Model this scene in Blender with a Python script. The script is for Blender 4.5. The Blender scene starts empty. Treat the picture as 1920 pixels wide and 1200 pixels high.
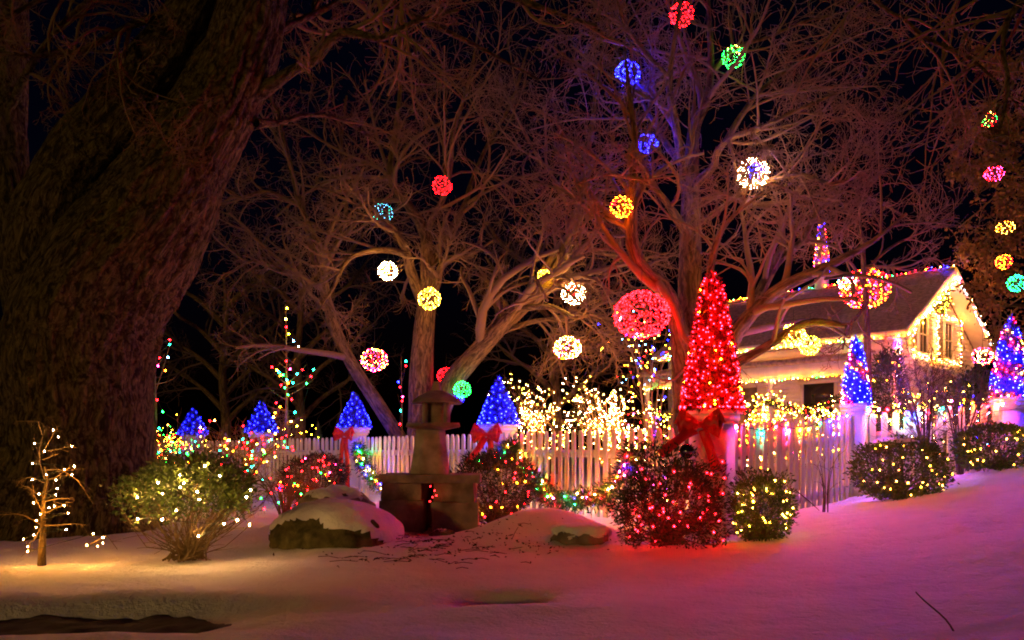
import bpy, math, random
import numpy as np
rng = np.random.default_rng(11)
random.seed(5)
col = bpy.context.scene.collection
sc = bpy.context.scene

# ------------------------------------------------------------------ camera, sky, exposure
F, CX, HY, CH = 1500.0, 960.0, 845.0, 1.0          # focal length and horizon of the 1920 px photograph
cam_d = bpy.data.cameras.new('camera')
cam = bpy.data.objects.new('camera', cam_d); col.objects.link(cam)
cam.location = (0, 0, CH); cam.rotation_euler = (math.radians(90), 0, 0)
cam_d.sensor_width = 36; cam_d.lens = 36 * F / 1920; cam_d.shift_y = (HY - 600) / 1920
cam_d.clip_start = 0.05; cam_d.clip_end = 2000
sc.camera = cam
w = bpy.data.worlds.new('World'); sc.world = w; w.use_nodes = True
wn = w.node_tree; bg = wn.nodes['Background']
sky = wn.nodes.new('ShaderNodeTexSky'); sky.sky_type = 'NISHITA'; sky.sun_disc = False
sky.sun_elevation = math.radians(-2); sky.sun_rotation = math.radians(200); sky.altitude = 50; sky.ozone_density = 5
wn.links.new(sky.outputs[0], bg.inputs['Color']); bg.inputs['Strength'].default_value = 0.016
sd = bpy.data.lights.new('sun', 'SUN'); sd.energy = 0.4; sd.angle = math.radians(3); sd.color = (1.0, 0.54, 0.14)   # low glow of the street behind the camera
so = bpy.data.objects.new('sun', sd); col.objects.link(so); so.rotation_euler = (math.radians(84), 0, math.radians(-32))
vs = sc.view_settings; vs.view_transform = 'Standard'; vs.look = 'None'; vs.exposure = 0.3; vs.gamma = 1; vs.use_curve_mapping = False
sc.render.engine = 'CYCLES'
cy = sc.cycles
cy.use_denoising = True
try: cy.denoiser = 'OPENIMAGEDENOISE'
except Exception: pass
cy.use_light_tree = True; cy.max_bounces = 4; cy.diffuse_bounces = 2; cy.glossy_bounces = 2
cy.transmission_bounces = 3; cy.transparent_max_bounces = 6
cy.caustics_reflective = False; cy.caustics_refractive = False
cy.sample_clamp_indirect = 2.0; cy.pixel_filter_type = 'BLACKMAN_HARRIS'; cy.filter_width = 1.9

def W(px, py, d):                                   # a photo pixel at a known distance
    return np.array([(px - CX) / F * d, d, CH + (HY - py) / F * d])

# ------------------------------------------------------------------ materials
def mat(name, base, rough=.8, bump=0, bscale=30, var=0, vscale=4, attr=None, stretch=(1, 1, 1), metal=0, spec=.3, trans=0, base2=None):
    m = bpy.data.materials.new(name); m.use_nodes = True
    nt = m.node_tree; b = nt.nodes['Principled BSDF']
    b.inputs['Base Color'].default_value = (*base, 1); b.inputs['Roughness'].default_value = rough
    b.inputs['Metallic'].default_value = metal; b.inputs['Specular IOR Level'].default_value = spec
    if attr:
        co = nt.nodes.new('ShaderNodeAttribute'); co.attribute_name = attr; vec = co.outputs['Vector']
    else:
        co = nt.nodes.new('ShaderNodeTexCoord'); vec = co.outputs['Object']
    mp = nt.nodes.new('ShaderNodeMapping'); mp.inputs['Scale'].default_value = stretch
    nt.links.new(vec, mp.inputs['Vector'])
    if var or base2:
        n = nt.nodes.new('ShaderNodeTexNoise'); n.inputs['Scale'].default_value = vscale; n.inputs['Detail'].default_value = 5
        nt.links.new(mp.outputs[0], n.inputs['Vector'])
        r = nt.nodes.new('ShaderNodeValToRGB')
        c0 = tuple(max(0, c * (1 - var)) for c in base); c1 = base2 if base2 else tuple(min(1, c * (1 + var)) for c in base)
        r.color_ramp.elements[0].color = (*c0, 1); r.color_ramp.elements[1].color = (*c1, 1)
        r.color_ramp.elements[0].position = .35; r.color_ramp.elements[1].position = .68
        nt.links.new(n.outputs['Fac'], r.inputs['Fac']); nt.links.new(r.outputs[0], b.inputs['Base Color'])
    if bump:
        n2 = nt.nodes.new('ShaderNodeTexNoise'); n2.inputs['Scale'].default_value = bscale; n2.inputs['Detail'].default_value = 6
        n2.inputs['Roughness'].default_value = .6
        nt.links.new(mp.outputs[0], n2.inputs['Vector'])
        bp = nt.nodes.new('ShaderNodeBump'); bp.inputs['Strength'].default_value = bump; bp.inputs['Distance'].default_value = .02
        nt.links.new(n2.outputs['Fac'], bp.inputs['Height']); nt.links.new(bp.outputs[0], b.inputs['Normal'])
    return m

def bark_mat(name, dark, light, scale=7, bump=.9, moss=None, zs=.16):
    m = bpy.data.materials.new(name); m.use_nodes = True
    nt = m.node_tree; L = nt.links; b = nt.nodes['Principled BSDF']; b.inputs['Roughness'].default_value = .95; b.inputs['Specular IOR Level'].default_value = .15
    at = nt.nodes.new('ShaderNodeAttribute'); at.attribute_name = 'bark'
    n0 = nt.nodes.new('ShaderNodeTexNoise'); n0.inputs['Scale'].default_value = 2.2; n0.inputs['Detail'].default_value = 3; L.new(at.outputs['Vector'], n0.inputs['Vector'])
    wv = nt.nodes.new('ShaderNodeVectorMath'); wv.operation = 'MULTIPLY_ADD'; wv.inputs[1].default_value = (.16, .16, .5); L.new(n0.outputs['Color'], wv.inputs[0]); L.new(at.outputs['Vector'], wv.inputs[2])
    mp = nt.nodes.new('ShaderNodeMapping'); mp.inputs['Scale'].default_value = (1, 1, zs); L.new(wv.outputs[0], mp.inputs['Vector'])
    n = nt.nodes.new('ShaderNodeTexNoise'); n.inputs['Scale'].default_value = scale * 2; n.inputs['Detail'].default_value = 7; n.inputs['Roughness'].default_value = .62; L.new(mp.outputs[0], n.inputs['Vector'])
    v = nt.nodes.new('ShaderNodeTexVoronoi'); v.feature = 'F1'; v.distance = 'EUCLIDEAN'; v.inputs['Scale'].default_value = scale * 2.6; v.inputs['Randomness'].default_value = 1
    dv = nt.nodes.new('ShaderNodeVectorMath'); dv.operation = 'MULTIPLY_ADD'; dv.inputs[1].default_value = (.14, .14, .14); L.new(n.outputs['Color'], dv.inputs[0]); L.new(mp.outputs[0], dv.inputs[2]); L.new(dv.outputs[0], v.inputs['Vector'])
    h = nt.nodes.new('ShaderNodeMath'); h.operation = 'MULTIPLY_ADD'; h.inputs[1].default_value = -.55; L.new(v.outputs['Distance'], h.inputs[0]); L.new(n.outputs['Fac'], h.inputs[2])
    r = nt.nodes.new('ShaderNodeValToRGB'); r.color_ramp.elements[0].position = .05; r.color_ramp.elements[1].position = .5
    r.color_ramp.elements[0].color = (*dark, 1); r.color_ramp.elements[1].color = (*light, 1); L.new(h.outputs[0], r.inputs['Fac'])
    n3 = nt.nodes.new('ShaderNodeTexNoise'); n3.inputs['Scale'].default_value = 1.3; n3.inputs['Detail'].default_value = 6; L.new(at.outputs['Vector'], n3.inputs['Vector'])
    mc = nt.nodes.new('ShaderNodeMix'); mc.data_type = 'RGBA'; mc.blend_type = 'MULTIPLY'
    r2 = nt.nodes.new('ShaderNodeValToRGB'); r2.color_ramp.elements[0].position = .4; r2.color_ramp.elements[1].position = .66
    r2.color_ramp.elements[0].color = (1, 1, 1, 1); r2.color_ramp.elements[1].color = (*(moss or (.8, .8, .8)), 1)
    L.new(n3.outputs['Fac'], r2.inputs['Fac']); mc.inputs['Factor'].default_value = 1
    L.new(r.outputs[0], mc.inputs['A']); L.new(r2.outputs[0], mc.inputs['B']); L.new(mc.outputs['Result'], b.inputs['Base Color'])
    bp = nt.nodes.new('ShaderNodeBump'); bp.inputs['Strength'].default_value = bump; bp.inputs['Distance'].default_value = .07
    L.new(h.outputs[0], bp.inputs['Height']); L.new(bp.outputs[0], b.inputs['Normal'])
    return m

def snow_mat():
    m = mat('snow', (.80, .82, .86), .7, 0, 1, .05, 2.2, spec=.4); nt = m.node_tree; b = nt.nodes['Principled BSDF']; co = nt.nodes['Texture Coordinate']; prev = None
    for sc_, st, di, de in ((6, .9, .05, 4), (30, 1.0, .02, 5), (150, .9, .006, 3)):
        n = nt.nodes.new('ShaderNodeTexNoise'); n.inputs['Scale'].default_value = sc_; n.inputs['Detail'].default_value = de; n.inputs['Roughness'].default_value = .6; nt.links.new(co.outputs['Object'], n.inputs['Vector'])
        bp = nt.nodes.new('ShaderNodeBump'); bp.inputs['Strength'].default_value = st; bp.inputs['Distance'].default_value = di; nt.links.new(n.outputs['Fac'], bp.inputs['Height'])
        if prev: nt.links.new(prev.outputs[0], bp.inputs['Normal'])
        prev = bp
    nt.links.new(prev.outputs[0], b.inputs['Normal'])
    return m

M = {
 'snow': snow_mat(),
 'dark_ground': mat('dark_ground', (.035, .03, .026), .95, .8, 14, .4, 5),
 'bark_old': bark_mat('bark_old', (.022, .017, .010), (.20, .155, .085), 10, 1.0, (.85, .95, .55), .42),
 'bark': bark_mat('bark', (.055, .04, .018), (.25, .19, .075), 10, .6),
 'twig': mat('twig', (.155, .112, .05), .9),
 'twig_dark': mat('twig_dark', (.10, .075, .06), .9),
 'paint': mat('paint', (.78, .77, .74), .55, .12, 60, .06, 7, stretch=(1, 1, .3)),
 'clap': mat('clap', (.74, .72, .68), .6, .1, 40, .05, 5),
 'roof': mat('roof', (.36, .28, .24), .9, .5, 30, .35, 12),
 'stone': mat('stone', (.30, .27, .22), .95, .7, 25, .35, 6),
 'stone_dark': mat('stone_dark', (.23, .19, .15), .95, .8, 18, .45, 5),
 'moss': mat('moss', (.10, .095, .035), 1, .9, 40, .6, 9, base2=(.17, .15, .055)),
 'leaf': mat('leaf', (.06, .12, .022), .5, 0, 1, .5, 9, base2=(.12, .18, .03)),
 'leaf_dark': mat('leaf_dark', (.024, .045, .02), .6, 0, 1, .5, 9),
 'leaf_dry': mat('leaf_dry', (.16, .085, .035), .8, 0, 1, .5, 3, base2=(.24, .14, .05)),
 'garland': mat('garland', (.03, .075, .03), .6, 0, 1, .4, 9),
 'foil_blue': mat('foil_blue', (.025, .033, .12), .5, 0, 1, .3, 20), 'foil_red': mat('foil_red', (.11, .012, .012), .5, 0, 1, .3, 20),
 'tinsel': mat('tinsel', (.30, .32, .34), .5, 0, 1, .3, 20),
 'ribbon': mat('ribbon', (.62, .012, .018), .42, .25, 60, .1, 8, spec=.5),
 'cord': mat('cord', (.015, .03, .018), .6),
 'wire': mat('wire', (.12, .085, .06), .6),
 'glass': mat('glass', (.02, .02, .022), .08, spec=.6),
 'litter': mat('litter', (.07, .045, .03), .9, 0, 1, .5, 12),
 'baubled': mat('baubled', (.10, .12, .15), .12, metal=.9),
 'curtain': mat('curtain', (.55, .48, .38), .9, .3, 20, stretch=(3, 3, .2)),
}
HUE = {'r': (1, .0008, .003), 'w': (1, .33, .034), 'ww': (1, .48, .13), 'y': (1, .42, .012), 'g': (.004, .8, .045), 'b': (.0012, .0020, 1),
       't': (.004, .75, .40), 'o': (1, .12, .0015), 'p': (1, .02, .15), 'v': (.25, .012, 1), 'c': (.12, .52, 1), 'gy': (.62, .8, .015)}
GAIN = {'b': 3.4, 'v': 1.6, 'w': 2.2, 'ww': 1.5, 'y': 1.6, 'o': 2.2, 'r': 1.2, 'p': 1.2}
CORE = .22                                          # white mixed into every lamp's emission so its core glows pale
_lm = {}
def lmat(h, S):
    S = S * GAIN.get(h, 1); k = (h, round(S))
    if k not in _lm:
        m = bpy.data.materials.new('lamp_%s_%d' % k); m.use_nodes = True
        b = m.node_tree.nodes['Principled BSDF']; c = HUE[h]
        b.inputs['Base Color'].default_value = (*[.3 * x for x in c], 1)
        e = [x * S + CORE for x in c]; mx = max(e)
        b.inputs['Emission Color'].default_value = (*[x / mx for x in e], 1); b.inputs['Emission Strength'].default_value = mx
        _lm[k] = m
    return _lm[k]

# ------------------------------------------------------------------ geometry
def nrm(v): return v / np.maximum(np.linalg.norm(v, axis=-1, keepdims=True), 1e-9)
_nk = rng.normal(size=(24, 3)); _np = rng.uniform(0, 6.28, 24)
def noise(p, s=1.0):
    p = np.asarray(p) * s; out = 0
    for i in range(24):
        f = 1 + (i // 8)
        out = out + np.sin(p @ (_nk[i] * f) + _np[i]) / f
    return out / 5.0
def spline(pts, n):
    p = np.asarray(pts, float)
    if len(p) == 2: return p[0] + (p[1] - p[0]) * np.linspace(0, 1, n)[:, None]
    q = np.vstack([2 * p[0] - p[1], p, 2 * p[-1] - p[-2]])
    t = np.linspace(0, len(p) - 1 - 1e-6, n); i = t.astype(int); f = (t - i)[:, None]
    a, b, c, d = q[i], q[i + 1], q[i + 2], q[i + 3]
    return .5 * (2 * b + (c - a) * f + (2 * a - 5 * b + 4 * c - d) * f * f + (3 * b - a - 3 * c + d) * f ** 3)

ICO_V = None
def _ico():
    t = (1 + 5 ** .5) / 2
    v = np.array([(-1, t, 0), (1, t, 0), (-1, -t, 0), (1, -t, 0), (0, -1, t), (0, 1, t), (0, -1, -t), (0, 1, -t), (t, 0, -1), (t, 0, 1), (-t, 0, -1), (-t, 0, 1)], float)
    f = np.array([(0, 11, 5), (0, 5, 1), (0, 1, 7), (0, 7, 10), (0, 10, 11), (1, 5, 9), (5, 11, 4), (11, 10, 2), (10, 7, 6), (7, 1, 8), (3, 9, 4), (3, 4, 2), (3, 2, 6), (3, 6, 8), (3, 8, 9), (4, 9, 5), (2, 4, 11), (6, 2, 10), (8, 6, 7), (9, 8, 1)])
    return nrm(v), f
ICO_V, ICO_F = _ico()
OCT_V = np.array([(1, 0, 0), (-1, 0, 0), (0, 1, 0), (0, -1, 0), (0, 0, 1), (0, 0, -1)], float)
OCT_F = np.array([(0, 2, 4), (2, 1, 4), (1, 3, 4), (3, 0, 4), (2, 0, 5), (1, 2, 5), (3, 1, 5), (0, 3, 5)])

class Geo:
    def __init__(s): s.V, s.F, s.A, s.n, s.has = [], [], [], 0, False
    def add(s, V, Fc, mi=0, A=None):
        V = np.asarray(V, float).reshape(-1, 3); Fc = np.asarray(Fc, int)
        s.V.append(V); s.F.append((Fc + s.n, mi)); s.n += len(V)
        if A is None: s.A.append(np.zeros_like(V))
        else: s.A.append(np.asarray(A).reshape(-1, 3)); s.has = True
        return s
    def obox(s, c, a, b, h, mi=0):                  # box from centre and three half-axis vectors
        c, a, b, h = map(lambda x: np.asarray(x, float), (c, a, b, h))
        V = [c + i * a + j * b + k * h for k in (-1, 1) for j in (-1, 1) for i in (-1, 1)]
        return s.add(V, [(0, 2, 3, 1), (4, 5, 7, 6), (0, 1, 5, 4), (2, 6, 7, 3), (0, 4, 6, 2), (1, 3, 7, 5)], mi)
    def box(s, c, sx, sy, sz, rz=0, mi=0):
        ca, sa = math.cos(rz), math.sin(rz)
        return s.obox(c, (ca * sx / 2, sa * sx / 2, 0), (-sa * sy / 2, ca * sy / 2, 0), (0, 0, sz / 2), mi)
    def tubes(s, P, R, sides=3, mi=0, disp=None, cap=True):
        P = np.asarray(P, float); R = np.asarray(R, float)
        N, k = P.shape[:2]
        T = nrm(np.gradient(P, axis=1))
        ref = np.where(np.abs(T[:, :1, 2:3]) > .85, np.array([[[1., 0, 0]]]), np.array([[[0, 0, 1.]]]))
        ref = np.broadcast_to(ref, P.shape)
        A = nrm(np.cross(ref, T)); B = np.cross(T, A)
        if k > 3:                                   # keep the frame from flipping along the path
            for i in range(1, k):
                a = A[:, i - 1] - T[:, i] * np.sum(A[:, i - 1] * T[:, i], -1, keepdims=True)
                A[:, i] = nrm(a); B[:, i] = np.cross(T[:, i], A[:, i])
        th = np.linspace(0, 2 * math.pi, sides, endpoint=False)
        ring = np.cos(th)[None, None, :, None] * A[:, :, None] + np.sin(th)[None, None, :, None] * B[:, :, None]
        L = np.concatenate([np.zeros((N, 1)), np.cumsum(np.linalg.norm(np.diff(P, axis=1), axis=-1), 1)], 1)
        at = np.stack(np.broadcast_arrays(np.cos(th)[None, None] * R[:, :, None], np.sin(th)[None, None] * R[:, :, None], L[:, :, None] + P[:, :1, None, 0] * 3), -1)
        RR = R[:, :, None]
        if disp is not None: RR = RR + disp(at)
        V = P[:, :, None] + ring * RR[..., None]
        base = (np.arange(N) * k * sides)[:, None, None]
        i = np.arange(k - 1)[None, :, None]; j = np.arange(sides)[None, None]
        a = base + i * sides + j; b = base + i * sides + (j + 1) % sides
        Fq = np.stack([a, b, b + sides, a + sides], -1).reshape(-1, 4)
        s.add(V, Fq, mi, at)
        return s
    def tube(s, pts, r, sides=8, n=None, mi=0, disp=None):
        p = spline(pts, n) if n else np.asarray(pts, float)
        rr = np.asarray(r, float)
        if rr.ndim == 0: rr = np.full(len(p), float(rr))
        elif len(rr) != len(p): rr = np.interp(np.linspace(0, 1, len(p)), np.linspace(0, 1, len(rr)), rr)
        return s.tubes(p[None], rr[None], sides, mi, disp)
    def leaves(s, C, N, size, asp=.5, fold=.25, mi=0):   # folded diamonds at C along direction N
        C = np.asarray(C); n = len(C); N = nrm(N)
        side = nrm(np.cross(N, rng.normal(size=(n, 3)))); up = np.cross(side, N)
        sz = (np.asarray(size) * rng.uniform(.65, 1.3, n))[:, None]
        V = np.stack([C, C + N * sz * .5 + side * sz * asp * .5 + up * sz * fold * .4, C + N * sz, C + N * sz * .5 - side * sz * asp * .5 + up * sz * fold * .4], 1)
        Fq = np.arange(n * 4).reshape(n, 4)
        return s.add(V, Fq, mi)
    def blobs(s, C, r, mi=0, oct_=True, stretch=1.5):
        C = np.asarray(C, float).reshape(-1, 3); n = len(C)
        bv, bf = (OCT_V, OCT_F) if oct_ else (ICO_V, ICO_F)
        d = nrm(rng.normal(size=(n, 3))); rr = r * rng.uniform(.85, 1.15, n)
        V = bv[None] * rr[:, None, None]
        V = V + d[:, None] * (np.sum(V * d[:, None], -1, keepdims=True)) * (stretch - 1)
        V = C[:, None] + V
        Fc = (bf[None] + (np.arange(n) * len(bv))[:, None, None]).reshape(-1, 3)
        return s.add(V, Fc, mi)
    def lathe(s, prof, c, sides=24, mi=0, sq=None):
        th = np.linspace(0, 2 * math.pi, sides, endpoint=False)
        V = np.array([[(c[0] + r * math.cos(t), c[1] + r * math.sin(t), c[2] + z) for t in th] for r, z in prof])
        k = len(prof); i = np.arange(k - 1)[:, None]; j = np.arange(sides)[None]
        a = i * sides + j; b = i * sides + (j + 1) % sides
        return s.add(V, np.stack([a, b, b + sides, a + sides], -1).reshape(-1, 4), mi)

def origin_of(o):
    v = np.zeros(3)
    while o is not None: v += np.array(o.location); o = o.parent
    return v
def part(name, g, m, parent=None, smooth=False, kind=None, label=None):
    V = np.concatenate(g.V); V = V - origin_of(parent)
    lv = np.concatenate([f.reshape(-1) for f, _ in g.F]); tot = np.concatenate([np.full(len(f), f.shape[1]) for f, _ in g.F])
    me = bpy.data.meshes.new(name)
    me.vertices.add(len(V)); me.vertices.foreach_set('co', V.astype(np.float32).ravel())
    me.loops.add(len(lv)); me.loops.foreach_set('vertex_index', lv.astype(np.int32))
    me.polygons.add(len(tot)); me.polygons.foreach_set('loop_start', np.concatenate([[0], np.cumsum(tot)[:-1]]).astype(np.int32))
    ms = m if isinstance(m, (list, tuple)) else [m]
    for x in ms: me.materials.append(x)
    if len(ms) > 1:
        me.polygons.foreach_set('material_index', np.concatenate([np.full(len(f), mi) for f, mi in g.F]).astype(np.int32))
    if g.has:
        at = me.attributes.new('bark', 'FLOAT_VECTOR', 'POINT'); at.data.foreach_set('vector', np.concatenate(g.A).astype(np.float32).ravel())
    me.update(calc_edges=True)
    if smooth: me.polygons.foreach_set('use_smooth', np.ones(len(tot), bool))
    o = bpy.data.objects.new(name, me); col.objects.link(o)
    if parent is not None: o.parent = parent
    if kind: o['kind'] = kind
    if label: o['label'] = label
    return o
def tag(o, label, cat, group=None):
    o['label'] = label; o['category'] = cat
    if group: o['group'] = group
    return o
def thing(name, label, cat, loc, group=None):
    o = bpy.data.objects.new(name, None); col.objects.link(o)
    o.location = [float(x) for x in loc]; o.empty_display_size = .1
    return tag(o, label, cat, group)
_shared = {}
def inst(name, key, build, m, parent, loc, rot=(0, 0, 0), scale=(1, 1, 1)):   # a piece that shares its mesh with its like
    k = (key, m.name)
    if k not in _shared:
        g = Geo(); build(g); o = part(name, g, m, None); _shared[k] = o.data
    else:
        o = bpy.data.objects.new(name, _shared[k]); col.objects.link(o)
    o.parent = parent
    o.location = [float(x) for x in (np.asarray(loc) - origin_of(parent))]; o.rotation_euler = rot; o.scale = scale
    return o
def bulb(parent, p, h, r, S):
    return inst('bulb', 'bulb', lambda g: g.add(ICO_V * np.array([.85, .85, 1.25]), ICO_F), lmat(h, S), parent, p, (rng.uniform(-1, 1), rng.uniform(-1, 1), 0), (r, r, r))
def bulbs(parent, pts, hues, r, S, name='bulbs'):    # a crowd of tiny lamps as one part
    pts = np.asarray(pts).reshape(-1, 3); hs = sorted(set(hues)); hues = np.asarray(hues)
    g = Geo()
    for i, h in enumerate(hs):
        sel = pts[hues == h]
        if len(sel): g.blobs(sel, r * .64, i)
    return part(name, g, [lmat(h, S) for h in hs], parent, kind='stuff')
def pick(mix, n):                                    # mix = 'rrrg' style weights or list
    return [mix[i] for i in rng.integers(0, len(mix), n)]
def cord(parent, pts, r=.004, n=None, m='cord'):
    g = Geo(); g.tube(pts, r, 4, n); return part('cord', g, M[m], parent, smooth=True)

# ------------------------------------------------------------------ the ground
ctrl = [W(*a) for a in [(78, 1058, 6.9), (360, 1055, 6.9), (600, 1030, 7.6), (810, 1000, 9.0), (120, 985, 10), (1250, 1018, 7.8), (1430, 1005, 8.1),
        (1548, 957, 9.0), (1690, 937, 9.6), (1860, 884, 10.2), (2000, 868, 10), (960, 1115, 5.3), (700, 1200, 4.0), (1920, 1200, 3.7), (1300, 1200, 3.9), (0, 1200, 4.2), (250, 1160, 4.7),
        (1920, 1010, 6.0), (1700, 1045, 6.3), (1450, 1090, 5.7), (2300, 1000, 6.0), (-300, 1060, 6.6), (1920, 925, 8.2), (1600, 985, 7.6)]]
ctrl += [np.array(a) for a in [(-9, 18, .02), (-4, 17.5, .03), (0, 13.5, .06), (2.2, 9.6, .12), (4.7, 11, .40), (7, 11.4, .66), (9, 11.5, .85), (9, 19, .62), (14, 23, .8), (3, 25, .3), (-14, 26, 0), (0, 32, .1),
        (16, 32, .9), (-14, 10, 0), (-14, 3, -.05), (14, 11, 1.2), (14, 3, .7), (0, 1, .0), (5, 1.5, .2), (-5, 1.5, -.05), (2.5, 16, .2)]]
ctrl = np.array(ctrl)
def _tps(r): return np.where(r > 1e-6, r * r * np.log(np.maximum(r, 1e-6)), 0)
_n = len(ctrl)
_K = _tps(np.linalg.norm(ctrl[:, None, :2] - ctrl[None, :, :2], axis=-1)) + np.eye(_n) * .25
_Pm = np.hstack([np.ones((_n, 1)), ctrl[:, :2]])
_sol = np.linalg.solve(np.block([[_K, _Pm], [_Pm.T, np.zeros((3, 3))]]), np.concatenate([ctrl[:, 2], np.zeros(3)]))
def gauss(x, y, cx, cy_, sx, sy): return np.exp(-((x - cx) / sx) ** 2 - ((y - cy_) / sy) ** 2)
def tz(x, y, detail=True, gully=True):
    x = np.asarray(x, float); y = np.asarray(y, float)
    xc = np.clip(x, -14, 14); yc = np.clip(y, 1, 31)
    q = np.stack([xc, yc], -1).reshape(-1, 2)
    z = np.zeros(len(q))
    for i in range(0, len(q), 20000):
        z[i:i + 20000] = _tps(np.linalg.norm(q[i:i + 20000, None] - ctrl[None, :, :2], axis=-1)) @ _sol[:_n]
    z = (z + _sol[_n] + q @ _sol[_n + 1:]).reshape(x.shape)
    z = z + .30 * gauss(x, y, .45, 8.35, .62, .42) + .12 * gauss(x, y, -.1, 8.2, .5, .45)     # drift over the low stone
    z = z - .17 * gauss(x, y, -.08, 5.25, .28, .2) + .04 * gauss(x, y, .1, 4.8, .6, .2)      # hollow
    z = z + .10 * gauss(x, y, -1.45, 7.7, .7, .5)
    z = z + .16 * gauss(x, y, -1.9, 9.3, .9, .6)
    if gully:
     gl = 4.72 + .06 * np.sin(x * 2.1); z = z - .16 * np.exp(-((y - gl) / .34) ** 4) / (1 + np.exp((x + 1.75) * 3.2)) + .05 * np.exp(-((y - gl - .55) / .25) ** 2) / (1 + np.exp((x + 1.2) * 3))      # gully along the dark strip
    if detail:
        p = np.stack([x, y, x * 0], -1)
        z = z + .024 * noise(p, 1.1) + .010 * noise(p + 7, 3.6) + .004 * noise(p + 2, 14.0) + .007 * noise(p * np.array([2.2, 7.5, 1]) + 11, 1.6)
        k = gauss(x, y, -.75, 7.6, 1.0, .7) + gauss(x, y, .0, 7.5, .8, .4)
        z = z + k * .016 * noise(p + 3, 9.0)
    return z
def axis(lo, hi, fine_lo, fine_hi, step):
    a = list(np.arange(fine_lo, fine_hi, step)); s = step
    x = fine_lo; L = []
    while x > lo: s *= 1.25; x -= s; L.append(x)
    s = step; x = a[-1]; R_ = []
    while x < hi: s *= 1.25; x += s; R_.append(x)
    return np.array(L[::-1] + a + R_)
gx = axis(-400, 400, -6.5, 7.5, .055); gy = axis(-30, 700, 2.4, 12.5, .055)
XX, YY = np.meshgrid(gx, gy); ZZ = tz(XX, YY)
g = Geo(); ny, nx = XX.shape
ii = (np.arange(ny - 1)[:, None] * nx + np.arange(nx - 1)[None]).ravel()
g.add(np.stack([XX, YY, ZZ], -1), np.stack([ii, ii + 1, ii + nx + 1, ii + nx], -1))
o = part('snow_ground', g, M['snow'], smooth=True); o['kind'] = 'structure'
def gz(x, y): return float(tz(np.array([x]), np.array([y]))[0])
def ground(px, d):
    x = (px - CX) / F * d; return np.array([x, d, gz(x, d)])
# dark strip laid in the gully, showing where the snow dips below it
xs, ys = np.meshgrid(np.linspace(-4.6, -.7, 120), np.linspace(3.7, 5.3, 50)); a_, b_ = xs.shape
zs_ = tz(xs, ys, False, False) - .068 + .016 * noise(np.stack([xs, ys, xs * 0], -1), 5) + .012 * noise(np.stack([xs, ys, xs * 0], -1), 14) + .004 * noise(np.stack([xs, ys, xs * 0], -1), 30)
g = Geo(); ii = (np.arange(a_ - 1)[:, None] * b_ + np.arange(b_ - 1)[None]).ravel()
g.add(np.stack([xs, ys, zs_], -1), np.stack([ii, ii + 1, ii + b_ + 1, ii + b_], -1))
o = part('strip', g, M['dark_ground'], smooth=True); o['kind'] = 'structure'

# ------------------------------------------------------------------ bare trees
def grow(P, R, n, ratio, ang, k, wob, up, tmin=.2, rr=.6, rmin=.004, lens=None):
    N, k0 = P.shape[:2]
    L = np.linalg.norm(np.diff(P, axis=1), axis=-1).sum(1)
    idx = np.repeat(np.arange(N), n); m = len(idx)
    t = rng.uniform(tmin, 1, m); f = t * (k0 - 1) * .9999; i = f.astype(int); fr = (f - i)[:, None]
    p0 = P[idx, i] * (1 - fr) + P[idx, i + 1] * fr; tan = nrm(P[idx, i + 1] - P[idx, i])
    r0 = R[idx, i] * (1 - fr[:, 0]) + R[idx, i + 1] * fr[:, 0]
    q = rng.normal(size=(m, 3)); q = nrm(q - tan * np.sum(q * tan, -1, keepdims=True))
    a = rng.normal(ang, .22, m)[:, None]
    d = np.cos(a) * tan + np.sin(a) * q
    Ln = L[idx] * ratio * (1.2 - .65 * t) * rng.uniform(.55, 1.25, m)
    if lens is not None: Ln = np.clip(Ln, *lens)
    st = (Ln / (k - 1))[:, None]
    pts = [p0]; bend = rng.normal(size=(m, 3)) * wob * .75
    for _ in range(k - 1):
        d = nrm(d + bend + rng.normal(size=(m, 3)) * wob * .7 + np.array([0, 0, up])); pts.append(pts[-1] + d * st)
    rb = np.maximum(r0 * rr, rmin); re = np.maximum(rb * .4, rmin * .75)
    rad = rb[:, None] + (re - rb)[:, None] * np.linspace(0, 1, k)[None]
    return np.stack(pts, 1), rad
def bare_tree(label, d, trunk, limbs, levels, group=None, bark='bark', twig='twig', depth=1.0, sides=14, disp=.012, cull=None):
    """trunk / limbs: lists of (px, py[, depth offset]) pixels with radii in px; every limb a part, the fine twigs one part"""
    def conv(q):
        return [W(p[0], p[1], d + (p[2] * depth if len(p) > 2 else 0)) for p in q]
    tp = conv(trunk[0]); b0 = tp[0].copy(); b0[2] = gz(b0[0], b0[1])
    t = thing('bare_tree', label, 'tree', b0, group)
    k = d / F
    g = Geo(); g.tube(tp, np.array(trunk[1]) * k, sides + 6, 40, disp=lambda a: disp * noise(a, 6.0)); part('trunk', g, M[bark], t, smooth=True)
    PP, RR = [], []
    for pts, rs in limbs:
        p = spline(conv(pts), 16); r = np.interp(np.linspace(0, 1, 16), np.linspace(0, 1, len(rs)), rs) * k
        g = Geo(); g.tubes(p[None], r[None], sides, disp=lambda a: disp * .5 * noise(a, 8.0)); part('branch', g, M[bark], t, smooth=True)
        PP.append(p); RR.append(r)
    P, R = np.array(PP), np.array(RR)
    g = Geo(); 
    for (n, ratio, ang, kk, wob, up, lens, sd_) in levels:
        P, R = grow(P, R, n, ratio, ang, kk, wob, up, lens=lens)
        ok = P[:, :, 2].min(1) > .9
        if cull is not None: ok &= ~(cull(P[:, -1]) & (rng.uniform(size=len(P)) < .8))
        P, R = P[ok], R[ok]
        g.tubes(P, R, sd_)
    part('twigs', g, M[twig], t, smooth=True, kind='stuff')
    return t
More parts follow.
